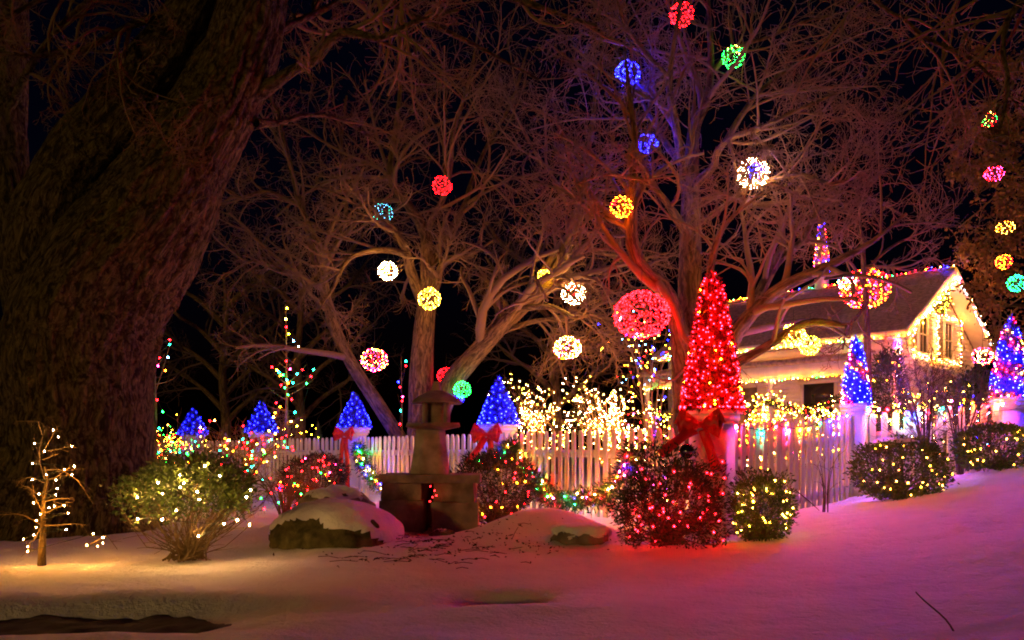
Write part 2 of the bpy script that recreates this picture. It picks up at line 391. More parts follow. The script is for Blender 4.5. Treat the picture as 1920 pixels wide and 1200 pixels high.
LV = [(8, .55, .75, 8, .16, .03, (.5, 2.4), 6), (6, .55, .7, 7, .2, .03, (.3, 1.3), 4), (5, .6, .65, 6, .24, .02, (.2, .8), 3), (4, .6, .6, 5, .26, .02, (.12, .45), 3)]

# the old tree with the leaning trunk
def old_tree():
    d = 9.4; k = d / F
    conv = lambda q: [W(p[0], p[1], d + (p[2] if len(p) > 2 else 0)) for p in q]
    b0 = W(130, 990, d); b0[2] = gz(b0[0], b0[1])
    t = thing('old_tree', 'huge old tree with thick furrowed leaning trunk behind the lit sapling', 'tree', b0)
    def ridged(amp, flare=0):
        def f(a):
            q = a * np.array([1, 1, .22]) + .05 * noise(a, 3.0)[..., None]; rdg = np.abs(noise(q, 13.0)) + .55 * np.abs(noise(q + 4, 29.0))
            th = np.arctan2(a[..., 1], a[..., 0]); Lr = a[..., 2] - a[..., 2].min()
            return amp * (rdg * 1.1 - .5) + amp * 1.0 * noise(a, 2.2) + flare * np.exp(-Lr / .4) * (.5 + .5 * np.sin(5 * th + 1 + 2 * np.sin(th)))
        return f
    g = Geo(); g.tube(conv([(120, 1030), (138, 960), (150, 850), (152, 700), (165, 600), (212, 500), (285, 400), (345, 300), (383, 240), (420, 170), (453, 95), (478, 0), (508, -120), (545, -280)]),
                      np.array([172, 150, 130, 128, 130, 120, 102, 84, 75, 67, 60, 57, 54, 44]) * k, 190, 330, disp=ridged(.038, .26)); part('trunk', g, M['bark_old'], t, smooth=True)
    for pts, rs, n in [([(105, 640, .1), (95, 520, .0), (105, 420, -.05), (148, 315, 0), (205, 238, 0), (268, 165, .05), (326, 80, .1), (365, 0, .15), (410, -140, .2)], [70, 82, 76, 66, 60, 56, 52, 48, 40], 80),
                       ([(90, 640, .3), (50, 520, .35), (25, 400, .4), (10, 220, .4), (18, 40, .4), (10, -150, .5)], [60, 48, 40, 36, 32, 26], 60)]:
        g = Geo(); g.tube(conv(pts), np.array(rs) * k, 110, n * 3, disp=ridged(.028)); part('stem', g, M['bark_old'], t, smooth=True)
    limbs = [([(480, 175), (515, 155, -.1), (548, 132, -.2), (590, 112, -.3), (630, 66, -.4), (668, 62, -.5), (715, 73, -.6), (780, 40, -.7), (860, 20, -.8)], [16, 12, 10, 9, 8, 7, 5, 4, 3]),
             ([(520, -60), (600, -40, .3), (700, -10, .6), (800, 40, .8), (900, 90, 1.0), (1010, 150, 1.2)], [14, 10, 8, 6, 4, 2]),
             ([(540, -200), (680, -110, -.3), (850, -40, -.6), (1000, 10, -.8), (1120, 50, -1)], [16, 12, 8, 5, 3]),
             ([(500, 60), (560, 40, .4), (640, 0, .8), (740, -60, 1.2)], [10, 7, 5, 3]),
             ([(480, 230), (520, 230, .3), (580, 215, .6), (640, 225, 1.0), (700, 260, 1.3)], [8, 5, 4, 2]),
             ([(330, 20, .2), (240, 50, -.3), (150, 95, -.6), (60, 105, -.8), (-40, 90, -1)], [9, 6, 5, 4, 3]),
             ([(360, -60, .3), (240, -40, -.4), (100, -10, -.8), (-40, 60, -1)], [9, 7, 5, 3]),
             ([(180, 370, .2), (230, 330, -.1), (300, 290, -.4), (340, 260, -.7)], [5, 4, 3, 2]),
             ([(20, 200, .2), (60, 120, -.3), (130, 30, -.6), (230, -40, -1.0)], [8, 6, 4, 3])]
    PP, RR = [], []
    for pts, rs in limbs:
        p = spline(conv(pts), 16); r = np.interp(np.linspace(0, 1, 16), np.linspace(0, 1, len(rs)), rs) * k
        g = Geo(); g.tubes(p[None], r[None], 14, disp=lambda a: .008 * noise(a, 8)); part('branch', g, M['bark_old'], t, smooth=True)
        PP.append(p); RR.append(r)
    P, R = np.array(PP), np.array(RR); g = Geo()
    for (n, ratio, ang, kk, wob, up, lens, sd_) in [(8, .5, .7, 8, .16, -.01, (.4, 1.6), 6), (6, .55, .7, 7, .22, -.02, (.25, .9), 4), (4, .6, .65, 6, .26, -.02, (.15, .5), 3), (3, .6, .6, 5, .28, -.02, (.08, .3), 3)]:
        P, R = grow(P, R, n, ratio, ang, kk, wob, up, lens=lens, rmin=.0028); g.tubes(P, R, sd_)
    part('twigs', g, M['twig'], t, smooth=True, kind='stuff')
old_tree()

bare_tree('bare multi-stemmed tree hung with lit balls behind the stone lantern', 16.8,
    ([(786, 912), (788, 800), (790, 700), (795, 620), (802, 555), (804, 500)], [30, 24, 22, 20, 17, 11]),
    [([(797, 575), (772, 515), (759, 465, -.2), (731, 423, -.4), (696, 398, -.6), (660, 380, -.9), (600, 350, -1.2)], [13, 10, 8, 6, 4, 3, 2]),
     ([(762, 478, -.2), (735, 470, -.4), (700, 470, -.7), (660, 482, -1), (640, 505, -1.2), (625, 540, -1.4), (600, 580, -1.6)], [7, 6, 5, 4, 4, 3, 2]),
     ([(802, 550), (800, 480), (797, 436, .2), (765, 385, .4), (738, 350, .5), (732, 315, .6), (742, 240, .7), (752, 150, .9), (745, 50, 1), (740, -60, 1)], [14, 12, 11, 9, 8, 7, 5, 4, 3, 2]),
     ([(797, 445, .2), (812, 405, 0), (830, 375, -.2), (845, 320, -.4), (850, 250, -.6), (880, 150, -.9), (900, 40, -1.2)], [8, 6, 5, 4, 4, 3, 2]),
     ([(806, 560), (818, 535, -.2), (828, 500, -.3), (855, 483, -.5), (885, 476, -.7), (925, 450, -1)], [9, 8, 7, 5, 4, 2]),
     ([(804, 505), (838, 440, .5), (868, 395, 1), (885, 340, 1.4), (915, 270, 1.8), (960, 190, 2.2), (990, 90, 2.6)], [9, 7, 6, 5, 4, 3, 2]),
     ([(795, 850, -.2), (822, 770, -.3), (850, 712, -.4), (890, 665, -.6), (930, 622, -.8), (975, 575, -1), (1020, 530, -1.1), (1052, 495, -1.2), (1080, 420, -1), (1092, 350, -.8), (1110, 240, -.6), (1120, 120, -.4)], [24, 23, 20, 17, 15, 13, 11, 10, 8, 6, 4, 2]),
     ([(970, 580, -1), (1030, 575, -1.4), (1078, 595, -1.7), (1110, 590, -2), (1150, 610, -2.3)], [6, 5, 4, 3, 2]),
     ([(925, 628, -.8), (990, 605, -.4), (1040, 597, 0), (1082, 585, .4), (1120, 600, .8)], [6, 5, 4, 3, 2]),
     ([(1045, 505, -1.2), (1100, 475, -.8), (1140, 478, -.4), (1180, 500, 0), (1205, 520, .3)], [6, 5, 4, 3, 2]),
     ([(1080, 420, -1), (1040, 340, -1.4), (1000, 280, -1.8), (960, 200, -2.2)], [5, 4, 3, 2]),
     ([(780, 870, .3), (738, 804, .3), (700, 745, .3), (662, 687, .3), (627, 617, .3), (610, 545, .3), (598, 470, .3), (565, 390, .3), (540, 290, .3), (520, 200, .3)], [15, 14, 13, 12, 11, 9, 7, 5, 4, 2]),
     ([(620, 590, .3), (570, 540, 0), (520, 500, -.3), (470, 490, -.6), (420, 520, -.9)], [5, 4, 3, 3, 2]),
     ([(606, 500, .3), (640, 440, .7), (650, 360, 1.1), (640, 280, 1.5), (650, 180, 1.9)], [6, 5, 4, 3, 2]),
     ([(560, 385, .3), (500, 360, 0), (450, 370, -.3), (400, 340, -.6)], [4, 4, 3, 2])],
    [(8, .6, .75, 8, .17, .03, (.7, 2.8), 6), (6, .55, .7, 7, .22, .02, (.4, 1.5), 4), (4, .65, .6, 7, .24, .01, (.4, 1.3), 3), (2, .6, .6, 5, .26, .0, (.2, .7), 3)])

bare_tree('tall bare tree hung with lit balls behind the red cone tree', 11.6,
    ([(1283, 935), (1283, 860), (1286, 760), (1293, 650), (1294, 520), (1294, 430), (1296, 372), (1297, 345)], [34, 29, 26, 24, 21, 20, 17, 11]),
    [([(1292, 392), (1284, 335), (1275, 285, -.3), (1262, 210, -.5), (1255, 160, -.6), (1262, 90, -.8), (1275, 10, -1), (1280, -90, -1)], [12, 9, 8, 7, 6, 4, 3, 2]),
     ([(1297, 380), (1297, 300), (1303, 235, .2), (1327, 185, .3), (1333, 100, .4), (1328, 10, .5), (1330, -90, .6)], [15, 13, 11, 8, 6, 4, 3]),
     ([(1298, 350), (1338, 312, -.4), (1344, 285, -.6), (1372, 258, -.9), (1430, 238, -1.3), (1500, 205, -1.7), (1570, 175, -2)], [9, 7, 6, 5, 4, 3, 2]),
     ([(1302, 385), (1350, 366, .3), (1390, 375, .7), (1440, 390, 1.1), (1490, 430, 1.5), (1540, 455, 1.9)], [9, 7, 6, 5, 4, 2]),
     ([(1305, 425), (1340, 400, -.3), (1375, 372, -.6), (1412, 347, -.9), (1445, 338, -1.1), (1500, 328, -1.4), (1560, 345, -1.7), (1610, 330, -2)], [7, 6, 5, 5, 4, 4, 3, 2]),
     ([(1288, 440), (1262, 398, -.3), (1242, 370, -.6), (1215, 345, -.9), (1175, 331, -1.2), (1135, 327, -1.5), (1080, 345, -1.8)], [9, 7, 6, 5, 4, 3, 2]),
     ([(1280, 312, -.2), (1248, 268, .3), (1222, 222, .7), (1200, 185, 1.1), (1165, 120, 1.5), (1140, 40, 1.9), (1130, -50, 2.2)], [7, 6, 5, 4, 3, 3, 2]),
     ([(1284, 770, -.2), (1276, 650, -.4), (1266, 592, -.5), (1247, 541, -.6), (1214, 512, -.8), (1189, 477, -.9), (1180, 417, -1), (1186, 345, -1.1), (1192, 270, -1.1), (1180, 180, -1.2), (1170, 80, -1.2)], [22, 17, 15, 13, 12, 11, 9, 7, 5, 4, 2]),
     ([(1180, 430, -1), (1120, 400, -.7), (1060, 360, -.4), (1000, 340, 0)], [6, 4, 3, 2]),
     ([(1300, 790, -.3), (1345, 700, -.4), (1376, 629, -.5), (1413, 585, -.6), (1460, 542, -.8), (1523, 512, -1), (1574, 488, -1.2), (1640, 450, -1.4), (1700, 400, -1.6)], [20, 18, 15, 12, 11, 9, 7, 4, 2]),
     ([(1410, 590, -.6), (1420, 562, -.3), (1440, 518, 0), (1462, 488, .3), (1502, 452, .6), (1530, 400, .9), (1580, 350, 1.2)], [12, 11, 9, 7, 5, 4, 2]),
     ([(1335, 730, -.4), (1372, 688, -.8), (1405, 668, -1), (1445, 645, -1.2), (1485, 618, -1.4), (1522, 604, -1.5), (1560, 607, -1.7), (1586, 612, -1.8)], [11, 9, 8, 8, 7, 7, 6, 3]),
     ([(1308, 620, -.2), (1325, 560, -.7), (1332, 503, -.9), (1349, 442, -1), (1375, 405, -1.2), (1430, 360, -1.5)], [8, 6, 6, 5, 3, 2]),
     ([(1330, 140, .3), (1380, 90, .6), (1440, 70, .9), (1510, 40, 1.2), (1560, 30, 1.5)], [5, 4, 3, 3, 2]),
     ([(1258, 150, -.6), (1210, 100, -1), (1170, 40, -1.4), (1150, -40, -1.7)], [5, 4, 3, 2]),
     ([(1345, 290, -.6), (1400, 200, -.2), (1450, 150, .2), (1520, 110, .6), (1580, 90, 1.0)], [5, 4, 4, 3, 2])],
    [(9, .6, .75, 8, .16, .02, (.5, 2.0), 6), (6, .55, .7, 7, .22, .02, (.3, 1.1), 4), (4, .65, .6, 7, .24, .01, (.3, .95), 3), (2, .6, .6, 5, .26, .0, (.15, .5), 3)],
    cull=lambda e: (e[:, 0] > 2.9) & (e[:, 2] < 3.75))

bare_tree('slender bare young tree standing behind the bulb-strung fence by the house', 12.6,
    ([(1630, 860), (1628, 760), (1627, 680), (1624, 590), (1620, 510), (1617, 440)], [8, 7.5, 7, 6, 5, 3]),
    [([(1622, 540), (1600, 500, -.2), (1575, 470, -.4), (1560, 430, -.5), (1550, 390, -.6)], [4, 3, 2.5, 2, 1.5]),
     ([(1620, 515), (1650, 480, .2), (1685, 455, .4), (1720, 440, .6), (1755, 410, .7)], [4, 3, 2.5, 2, 1.5]),
     ([(1618, 460), (1612, 410, -.3), (1620, 360, -.5)], [3, 2, 1.5]),
     ([(1622, 500), (1660, 500, -.4), (1700, 500, -.7), (1745, 480, -.9)], [3.5, 3, 2, 1.5]),
     ([(1624, 560), (1610, 590, -.2), (1588, 615, -.3), (1580, 655, -.4)], [3.5, 3, 2.5, 2])],
    [(8, .6, .7, 7, .14, .05, (.3, 1.1), 4), (6, .55, .65, 6, .2, .04, (.2, .6), 3), (4, .6, .6, 5, .24, .03, (.1, .35), 3)], disp=.004, sides=8)

bare_tree('overhanging bare tree with drooping branches above the snowy bank', 8.6,
    ([(2330, 880), (2320, 500), (2290, 100), (2240, -300), (2200, -520)], [62, 50, 46, 38, 28]),
    [([(2240, -300), (2050, -420, -.3), (1850, -350, -.5), (1720, -180, -.6), (1640, 0, -.6), (1684, 26, -.6), (1718, 58, -.6), (1758, 84, -.6), (1817, 108, -.7), (1860, 146, -.8), (1910, 200, -1)], [26, 18, 12, 9, 5, 4, 4, 3.5, 3, 2.5, 2]),
     ([(2290, 60), (2150, -100, .3), (2000, -140, .5), (1880, -80, .6), (1800, -10, .7), (1775, 60, .8), (1767, 125, .8), (1768, 175, .9), (1787, 208, .9), (1783, 250, 1), (1766, 290, 1.1)], [16, 12, 9, 7, 5, 4, 3.5, 3, 2.5, 2, 1.5]),
     ([(2270, -100), (2120, -160, -.4), (1980, -60, -.7), (1900, 20, -.9), (1880, 90, -1), (1890, 160, -1.1), (1875, 240, -1.2)], [14, 10, 7, 5, 4, 3, 2]),
     ([(2280, 0), (2120, -20, .6), (1990, 30, .9), (1920, 100, 1.1), (1890, 180, 1.2), (1840, 240, 1.3)], [12, 9, 6, 4, 3, 2])],
    [(9, .35, .7, 8, .15, -.03, (.4, 1.5), 5), (5, .55, .7, 7, .2, -.05, (.25, .8), 4), (4, .6, .65, 6, .24, -.05, (.15, .5), 3)], bark='bark_old', disp=.012)

for px, d_, h, lab in [(560, 30, 420, 'far dark bare tree beyond the tall lit sapling'), (1040, 27, 470, 'far dark bare tree beyond the glowing weeping tree'), (420, 34, 380, 'far dark bare tree beyond the blue cones')]:
    y0 = HY + (CH - gz((px - CX) / F * d_, d_)) / d_ * F
    tr = [(px, y0), (px + 4, y0 - h * .25), (px - 3, y0 - h * .5), (px + 4, y0 - h * .75), (px, y0 - h)]
    lb = []
    for q in range(9):
        s_ = -1 if q % 2 else 1; y1 = y0 - h * (.25 + .07 * q)
        lb.append(([(px, y1), (px + s_ * 45, y1 - 45, rng.uniform(-1, 1)), (px + s_ * 90, y1 - 75, rng.uniform(-2, 2)), (px + s_ * 130, y1 - 125, rng.uniform(-3, 3))], [6, 4, 3, 1.5]))
    bare_tree(lab, d_, (tr, [10, 9, 7, 5, 2]), lb, [(8, .5, .7, 7, .18, .03, (.6, 2.2), 4), (6, .55, .7, 6, .22, .02, (.4, 1.2), 3), (4, .6, .6, 5, .25, .02, (.25, .7), 3)], 'far dark trees', twig='twig_dark', sides=8)

# tree that has kept its dry leaves, behind the house
def leafy_tree():
    d = 20.0; b0 = ground(1985, d)
    t = thing('leafy_tree', 'tall tree still full of dry brown leaves beside the house gable', 'tree', b0)
    g = Geo(); g.tube([b0, W(1985, 650, d), W(1980, 450, d), W(1975, 300, d), W(1970, 150, d)], np.array([.32, .26, .2, .14, .05]), 14, 30, disp=lambda a: .02 * noise(a, 6)); part('trunk', g, M['bark'], t, smooth=True)
    limbs = []
    for q in range(14):
        y = 640 - q * 34; s_ = -1 if q % 3 else 1
        e = W(1985 + s_ * rng.uniform(110, 220), y - rng.uniform(20, 90), d + rng.uniform(-2.2, 2.2))
        a = W(1983, y, d); limbs.append(spline([a, (a + e) / 2 + np.array([0, 0, .25]), e], 12))
    P = np.array(limbs); R = np.repeat(np.linspace(.07, .02, 12)[None], len(P), 0)
    for q in range(len(P)): g = Geo(); g.tubes(P[q:q + 1], R[q:q + 1], 6); part('branch', g, M['bark'], t, smooth=True)
    g = Geo(); gl = Geo()
    P1, R1 = grow(P, R, 9, .45, .8, 7, .2, 0, lens=(.4, 1.5)); g.tubes(P1, R1, 4)
    P2, R2 = grow(P1, R1, 6, .5, .7, 6, .24, 0, lens=(.25, .7)); g.tubes(P2, R2, 3)
    part('twigs', g, M['twig'], t, kind='stuff')
    C = np.concatenate([P2.reshape(-1, 3), P1.reshape(-1, 3)]); C = np.repeat(C, 4, 0) + rng.normal(size=(len(C) * 4, 3)) * .07
    C = C[noise(C, 1.6) > -.15]
    gl.leaves(C, rng.normal(size=C.shape) + np.array([0, 0, -.5]), .11, .6)
    part('foliage', gl, M['leaf_dry'], t, kind='stuff')
leafy_tree()

# ------------------------------------------------------------------ picket fence and posts
POST = [(215, 23.0, 1.21), (362, 20.5, 1.23), (490, 18.5, 1.26), (665, 16.2, 1.27), (935, 12.8, 1.28), (1335, 8.5, 1.26), (1605, 10.9, 1.49), (1895, 11.0, 1.68), (2160, 11.2, 1.86)]
PW = [.34, .34, .34, .34, .34, .34, .24, .30, .30]; PT = [1.38, 1.41, 1.43, 1.475, 1.427, 1.436, 1.64, 1.73, 1.9]
PXY = [np.array([(p[0] - CX) / F * p[1], p[1]]) for p in POST]
def picket_geo(g):
    prof = [(-.042, 0), (.042, 0), (.042, .93), (.032, .975), (.014, 1.0), (-.014, 1.0), (-.032, .975), (-.042, .93)]
    n = len(prof)
    V = [(x, -.011, z) for x, z in prof] + [(x, .011, z) for x, z in prof]
    g.add(V, [list(range(n))]); g.n -= 0
    g.add(V, [list(range(n - 1, -1, -1))])
    # sides
    g.add(V, [(i, n + i, n + (i + 1) % n, (i + 1) % n) for i in range(n)])
    g.F[1] = (g.F[1][0] + n, 0)
fence_lab = ['white picket fence section running behind the old trunk', 'white picket fence section between the two farthest blue cone posts', 'white picket fence section behind the multicoloured bare shrubs',
  'white picket fence section behind the stone lantern', 'white picket fence section in front of the glowing weeping tree', 'white picket fence rising from the red cone post with coloured bulbs along it',
  'white picket fence section behind the snow-topped round bush', 'white picket fence section beyond the post of the multicoloured cone']
for i in range(len(POST) - 1):
    a, b = PXY[i], PXY[i + 1]; dr = b - a; L = np.linalg.norm(dr); u = dr / L; rz = math.atan2(u[1], u[0])
    nrmv = np.array([u[1], -u[0]])
    if nrmv[1] > 0: nrmv = -nrmv
    s0, s1 = PW[i] / 2 + .02, L - PW[i + 1] / 2 - .02
    p0 = a + u * s0; z0 = gz(*p0)
    t = thing('picket_fence', fence_lab[i], 'fence', (p0[0], p0[1], z0), 'picket fence sections')
    zt = lambda s: POST[i][2] + (POST[i + 1][2] - POST[i][2]) * s / L
    sp = .15 if i != 4 else .178
    n = int((s1 - s0) / sp); gap = (s1 - s0) / n
    H = 1.12
    for j in range(n):
        s = s0 + gap * (j + .5); p = a + u * s + nrmv * .032
        inst('picket', 'picket', picket_geo, M['paint'], t, (p[0], p[1], zt(s) - H + rng.uniform(-.008, .008)), (rng.uniform(-.01, .01), rng.uniform(-.012, .012), rz + rng.uniform(-.03, .03)), (rng.uniform(.95, 1.04), 1, H))
    for off, hh in ((-.31, .05), (-.98, .05)):
        g = Geo(); A = np.array([*(a + u * (s0 - .02)), zt(s0) + off]); B = np.array([*(a + u * (s1 + .02)), zt(s1) + off])
        ax = (B - A) / 2; g.obox((A + B) / 2, ax, np.array([nrmv[0], nrmv[1], 0]) * .019, (0, 0, hh)); part('rail', g, M['paint'], t)
post_lab = {1: 'white box post with the farthest blue light cone', 2: 'white box post with a blue cone and multicoloured shrubs before it', 3: 'white box post with red bow and garland by the stone lantern',
   4: 'white box post carrying the large blue cone behind dark low shrubs', 5: 'white box post with dentil cap carrying the red cone tree', 6: 'slim white fence post carrying the blue cone outlined in coloured lights', 7: 'white fence post under the tall multicoloured cone'}
def post_rz(i):
    u = PXY[i] - PXY[i - 1]
    return math.atan2(u[1], u[0])
for i in range(1, 8):
    x, y = PXY[i]; z0 = gz(x, y); zt_ = PT[i]; wd = PW[i]; rz = post_rz(i) + (.18 if i == 5 else 0)
    t = thing('fence_post', post_lab[i], 'post', (x, y, z0), 'fence posts')
    g = Geo(); g.box((x, y, (z0 - .1 + zt_ - .16) / 2), wd, wd, zt_ - .16 - z0 + .1, rz); part('shaft', g, M['paint'], t)
    g = Geo(); g.box((x, y, z0 + .1), wd + .07, wd + .07, .24, rz); part('plinth', g, M['paint'], t)
    g = Geo(); e = wd * .345
    g.box((x, y, zt_ - .14), wd + e * .35, wd + e * .35, .04, rz); g.box((x, y, zt_ - .085), wd + e * .62, wd + e * .62, .07, rz); g.box((x, y, zt_ - .025), wd + e, wd + e, .05, rz)
    part('cap', g, M['paint'], t)
    if i == 5:
        ca, sa = math.cos(rz), math.sin(rz)
        for k_ in range(4):
            for q in range(9):
                s = (q - 4) * .042; ex, ey = [(s, -.195), (.195, s), (s, .195), (-.195, s)][k_]
                inst('dentil', 'dentil', lambda g: g.box((0, 0, 0), .022, .03, .03), M['paint'], t, (x + ca * ex - sa * ey, y + sa * ex + ca * ey, zt_ - .135), (0, 0, rz + (math.pi / 2 if k_ % 2 else 0)))

# ------------------------------------------------------------------ light cones
def cone(name, label, base, h, hw, n, mix, S, r, prof=None, cat='light cone', group='light cones', body='tinsel', solid=True, mixf=None, tuft=.05):
    base = np.asarray(base, float); t = thing(name, label, cat, base, group)
    prof = prof or [(0, 1), (.15, .93), (.45, .62), (.75, .30), (1, .03)]
    pz, pr = np.array(prof).T
    zz = np.linspace(0, 1, 14); rr = np.interp(zz, pz, pr) * hw
    g = Geo(); g.lathe([(0.001, 0)] + [(rr[i] * .88 * (1 + .05 * math.sin(i * 2.3)), zz[i] * h) for i in range(14)], base, 20); part('core', g, M[body], t, smooth=True)
    m = int(2200 * hw * h / .16) + 400
    # area-weighted heights
    f = np.interp(rng.uniform(0, 1, m), np.concatenate([[0], np.cumsum(rr) / rr.sum()]), np.concatenate([[0], zz + .0])); f = np.clip(f + rng.uniform(-.05, .05, m), 0, 1)
    th = rng.uniform(0, 6.283, m); ra = np.interp(f, pz, pr) * hw * rng.uniform(.82, 1.0, m) * (1 + .09 * noise(np.stack([np.cos(th), np.sin(th), f * 3], -1) + base, 2.2))
    C = base + np.stack([np.cos(th) * ra, np.sin(th) * ra, f * h], -1); N = np.stack([np.cos(th), np.sin(th), rng.uniform(-.5, .9, m)], -1) + rng.normal(size=(m, 3)) * .5
    g = Geo(); g.leaves(C, N, tuft, .22); part('tinsel', g, M[body], t, kind='stuff')
    q = np.arange(n) + .5; f = np.interp(q / n, np.concatenate([[0], np.cumsum(rr + hw * .06) / (rr + hw * .06).sum()]), np.concatenate([[0], zz]))
    f = np.clip(f + rng.normal(size=n) * .012, 0.01, 1); th = q * 2.39996 + rng.normal(size=n) * .18
    ra = np.interp(f, pz, pr) * hw + .022
    C = base + np.stack([np.cos(th) * ra, np.sin(th) * ra, f * h], -1)
    hues = pick(mix, n) if mixf is None else [mixf(a, b) for a, b in zip(f, th)]
    bulbs(t, C, hues, r, S)
    return t
blue = [(1, 765, 25, 60, 'blue light cone on the farthest fence post beside a gold-lit shrub'), (2, 752, 28, 62, 'blue light cone on the post beside the tall lit sapling'), (3, 735, 30, 78, 'blue light cone on the post with the garland and red bow'), (4, 706, 37, 110, 'largest blue light cone on the post before the glowing weeping tree')]
for i, top, hwp, n, lab in blue:
    x, y = PXY[i]; k = y / F
    pf = [(0, 1), (.15, .9), (.4, .66), (.7, .34), (.85, .14), (1, .03)] if i == 4 else None
    cone('light_cone', lab, (x, y, PT[i]), (HY - top) * k + CH - PT[i], hwp * k, n, ['b'], 190, .0125, pf, body='foil_blue', group='blue light cones on the fence posts')
x, y = PXY[5]
cone('red_light_tree', 'tall red cone tree thick with lights on the white dentil-capped post', (x, y, PT[5]), (HY - 514) * y / F + CH - PT[5], .315, 420, ['r'] * 20 + ['o'], 360, .0105,
     [(0, 1), (.2, .88), (.45, .68), (.6, .55), (.75, .44), (.85, .33), (.93, .30), (1, .06)], 'light cone', None, tuft=.06, body='foil_red')
x, y = PXY[6]
cone('light_cone', 'slim blue cone edged with warm coloured lights on the slim post', (x, y, PT[6]), (HY - 630) * y / F + CH - PT[6], .175, 130, None, 700, .0105,
     [(0, 1), (.3, .82), (.6, .55), (.85, .3), (1, .05)], group=None, body='foil_blue', mixf=lambda f, th: 'b' if math.cos(th * 1.0 + f * 9) > -.2 else random.choice(['r', 'o', 'r', 'r', 'p', 'p']))
x, y = PXY[7]
cone('light_cone', 'tall cone spiralled in blue, gold and red lights at the fence end', (x, y, PT[7]), (HY - 595) * y / F + CH - PT[7], .24, 210, None, 560, .0115,
     [(0, 1), (.3, .85), (.6, .55), (.85, .3), (1, .05)], group=None, body='foil_blue', mixf=lambda f, th: 'b' if math.cos(th + f * 16) > .15 else random.choice(['r', 'o', 'r', 'y', 'p', 'p']))

# ------------------------------------------------------------------ light balls
def ball(label, px, py, d, rpx, mix, S, n, rb=.010, core=None, coreS=None, cordlen=.7, group='lit balls hung in the bare trees', squash=.95, name='light_ball'):
    c = W(px, py, d); R_ = rpx * d / F
    t = thing(name, label, 'light ball', c, group)
    g = Geo()
    for q in range(9):
        ax = nrm(rng.normal(size=3)); e1 = nrm(np.cross(ax, [.3, .2, .9])); e2 = np.cross(ax, e1)
        th = np.linspace(0, 2 * math.pi, 25); g.tube(c + (np.cos(th)[:, None] * e1 + np.sin(th)[:, None] * e2) * R_ * .95 * np.array([1, 1, squash]), .004, 4)
    part('frame', g, M['wire'], t, smooth=True)
    cord(t, [c + np.array([0, 0, R_ * squash * .95]), c + np.array([.01, 0, R_ + cordlen])], .003)
    n = int(n * 1.5); rb = rb * .84
    k = np.arange(n) + .5; ph = np.arccos(1 - 2 * k / n) + rng.normal(size=n) * .09; th = k * 2.39996 + rng.normal(size=n) * .14
    C = c + np.stack([np.cos(th) * np.sin(ph), np.sin(th) * np.sin(ph), np.cos(ph) * squash], -1) * R_ * rng.uniform(.93, 1.03, (n, 1))
    bulbs(t, C, pick(mix, n), rb, S)
    if core:
        m = max(12, n // 3); C = c + nrm(rng.normal(size=(m, 3))) * R_ * .5 * np.array([1, 1, squash]) + np.array([0, -R_ * .45, 0]); bulbs(t, C, pick(core, m), rb * .9, coreS or S, 'inner_bulbs')
    return t
R5 = 11.3
ball('small red light ball highest in the tall bare tree', 1278, 27, 10.9, 22, ['r'], 70, 70)
ball('green light ball high in the tall bare tree', 1375, 107, 12.0, 21, ['g'] * 12 + ['w'], 60, 70)
ball('blue light ball high in the tall bare tree above another blue one', 1177, 137, 11.8, 23, ['b'], 260, 70)
ball('blue light ball lower in the tall bare tree close to its trunk', 1214, 268, 11.2, 19, ['b'], 260, 55)
ball('white light ball with a blue centre on a branch tip', 1412, 325, 10.4, 29, ['ww'], 200, 130, .010, ['b'], 130, .3)
ball('orange and red light ball hung from a crooked branch', 1165, 388, 10.4, 21, ['o', 'o', 'r', 'o'], 110, 60, cordlen=.35)
ball('small red light ball in the upper crown of the multi-stemmed tree', 829, 348, 15.6, 18, ['r'], 90, 60)
ball('dim blue-green light ball on the curved branch', 718, 400, 16.4, 19, ['c', 't', 'c'], 14, 45)
ball('white light ball under the arching branch', 727, 508, 15.6, 18, ['ww'], 240, 75, .011, ['o'], 90, .2)
ball('yellow light ball at the fork of the multi-stemmed tree', 805, 560, 15.8, 21, ['w', 'y'], 60, 85, .0125, cordlen=.3)
ball('tiny yellow light ball against the leaning limb', 1020, 517, 15.2, 12, ['y'], 150, 30, .0125, cordlen=.5)
ball('white light ball with a red centre beyond the leaning limb', 1075, 549, 15.2, 23, ['ww'], 220, 90, .0115, ['r'], 60, .4)
ball('largest light ball, deep red, beside the tall bare trunk', 1203, 590, 10.3, 52, ['r'], 120, 420, .0095, cordlen=.6, squash=.84)
ball('orange and white light ball hung low beyond the leaning limb', 1064, 652, 14.6, 26, ['o', 'ww', 'p', 'w'], 120, 110, .0115, squash=.8, cordlen=.9)
ball('pinkish red light ball hung low above the fence and blue cones', 702, 675, 15.0, 25, ['r', 'p', 'w'], 70, 120, .0115, squash=.85, cordlen=.8)
ball('small red light ball half hidden by the leaning limb', 836, 705, 16.9, 16, ['r'], 110, 55, .012, cordlen=.3)
ball('small green light ball behind the stone lantern', 867, 730, 16.0, 16, ['g'], 75, 60, .012, cordlen=.4)
ball('large coral light ball hung before the roof beside the slender tree', 1622, 541, 12.9, 44, ['r', 'o', 'p', 'r', 'r', 'o'], 85, 300, .0105, cordlen=.5, squash=.84)
ball('small teal light ball peeping out behind the large coral ball', 1588, 527, 13.5, 17, ['t', 'c', 'w'], 60, 45, .011)
ball('yellow light ball on the bent branch before the roof', 1487, 629, 10.3, 23, ['y', 'w', 'y'], 170, 80, .0085, cordlen=.2)
ball('yellow-green light ball below the bent branch', 1518, 647, 9.9, 19, ['gy', 'y', 'gy'], 150, 70, .0085, cordlen=.25)
ball('ring-like red and green light ball in the drooping branches', 1853, 224, 9.6, 14, ['r', 'g', 'w'], 60, 26, .0075)
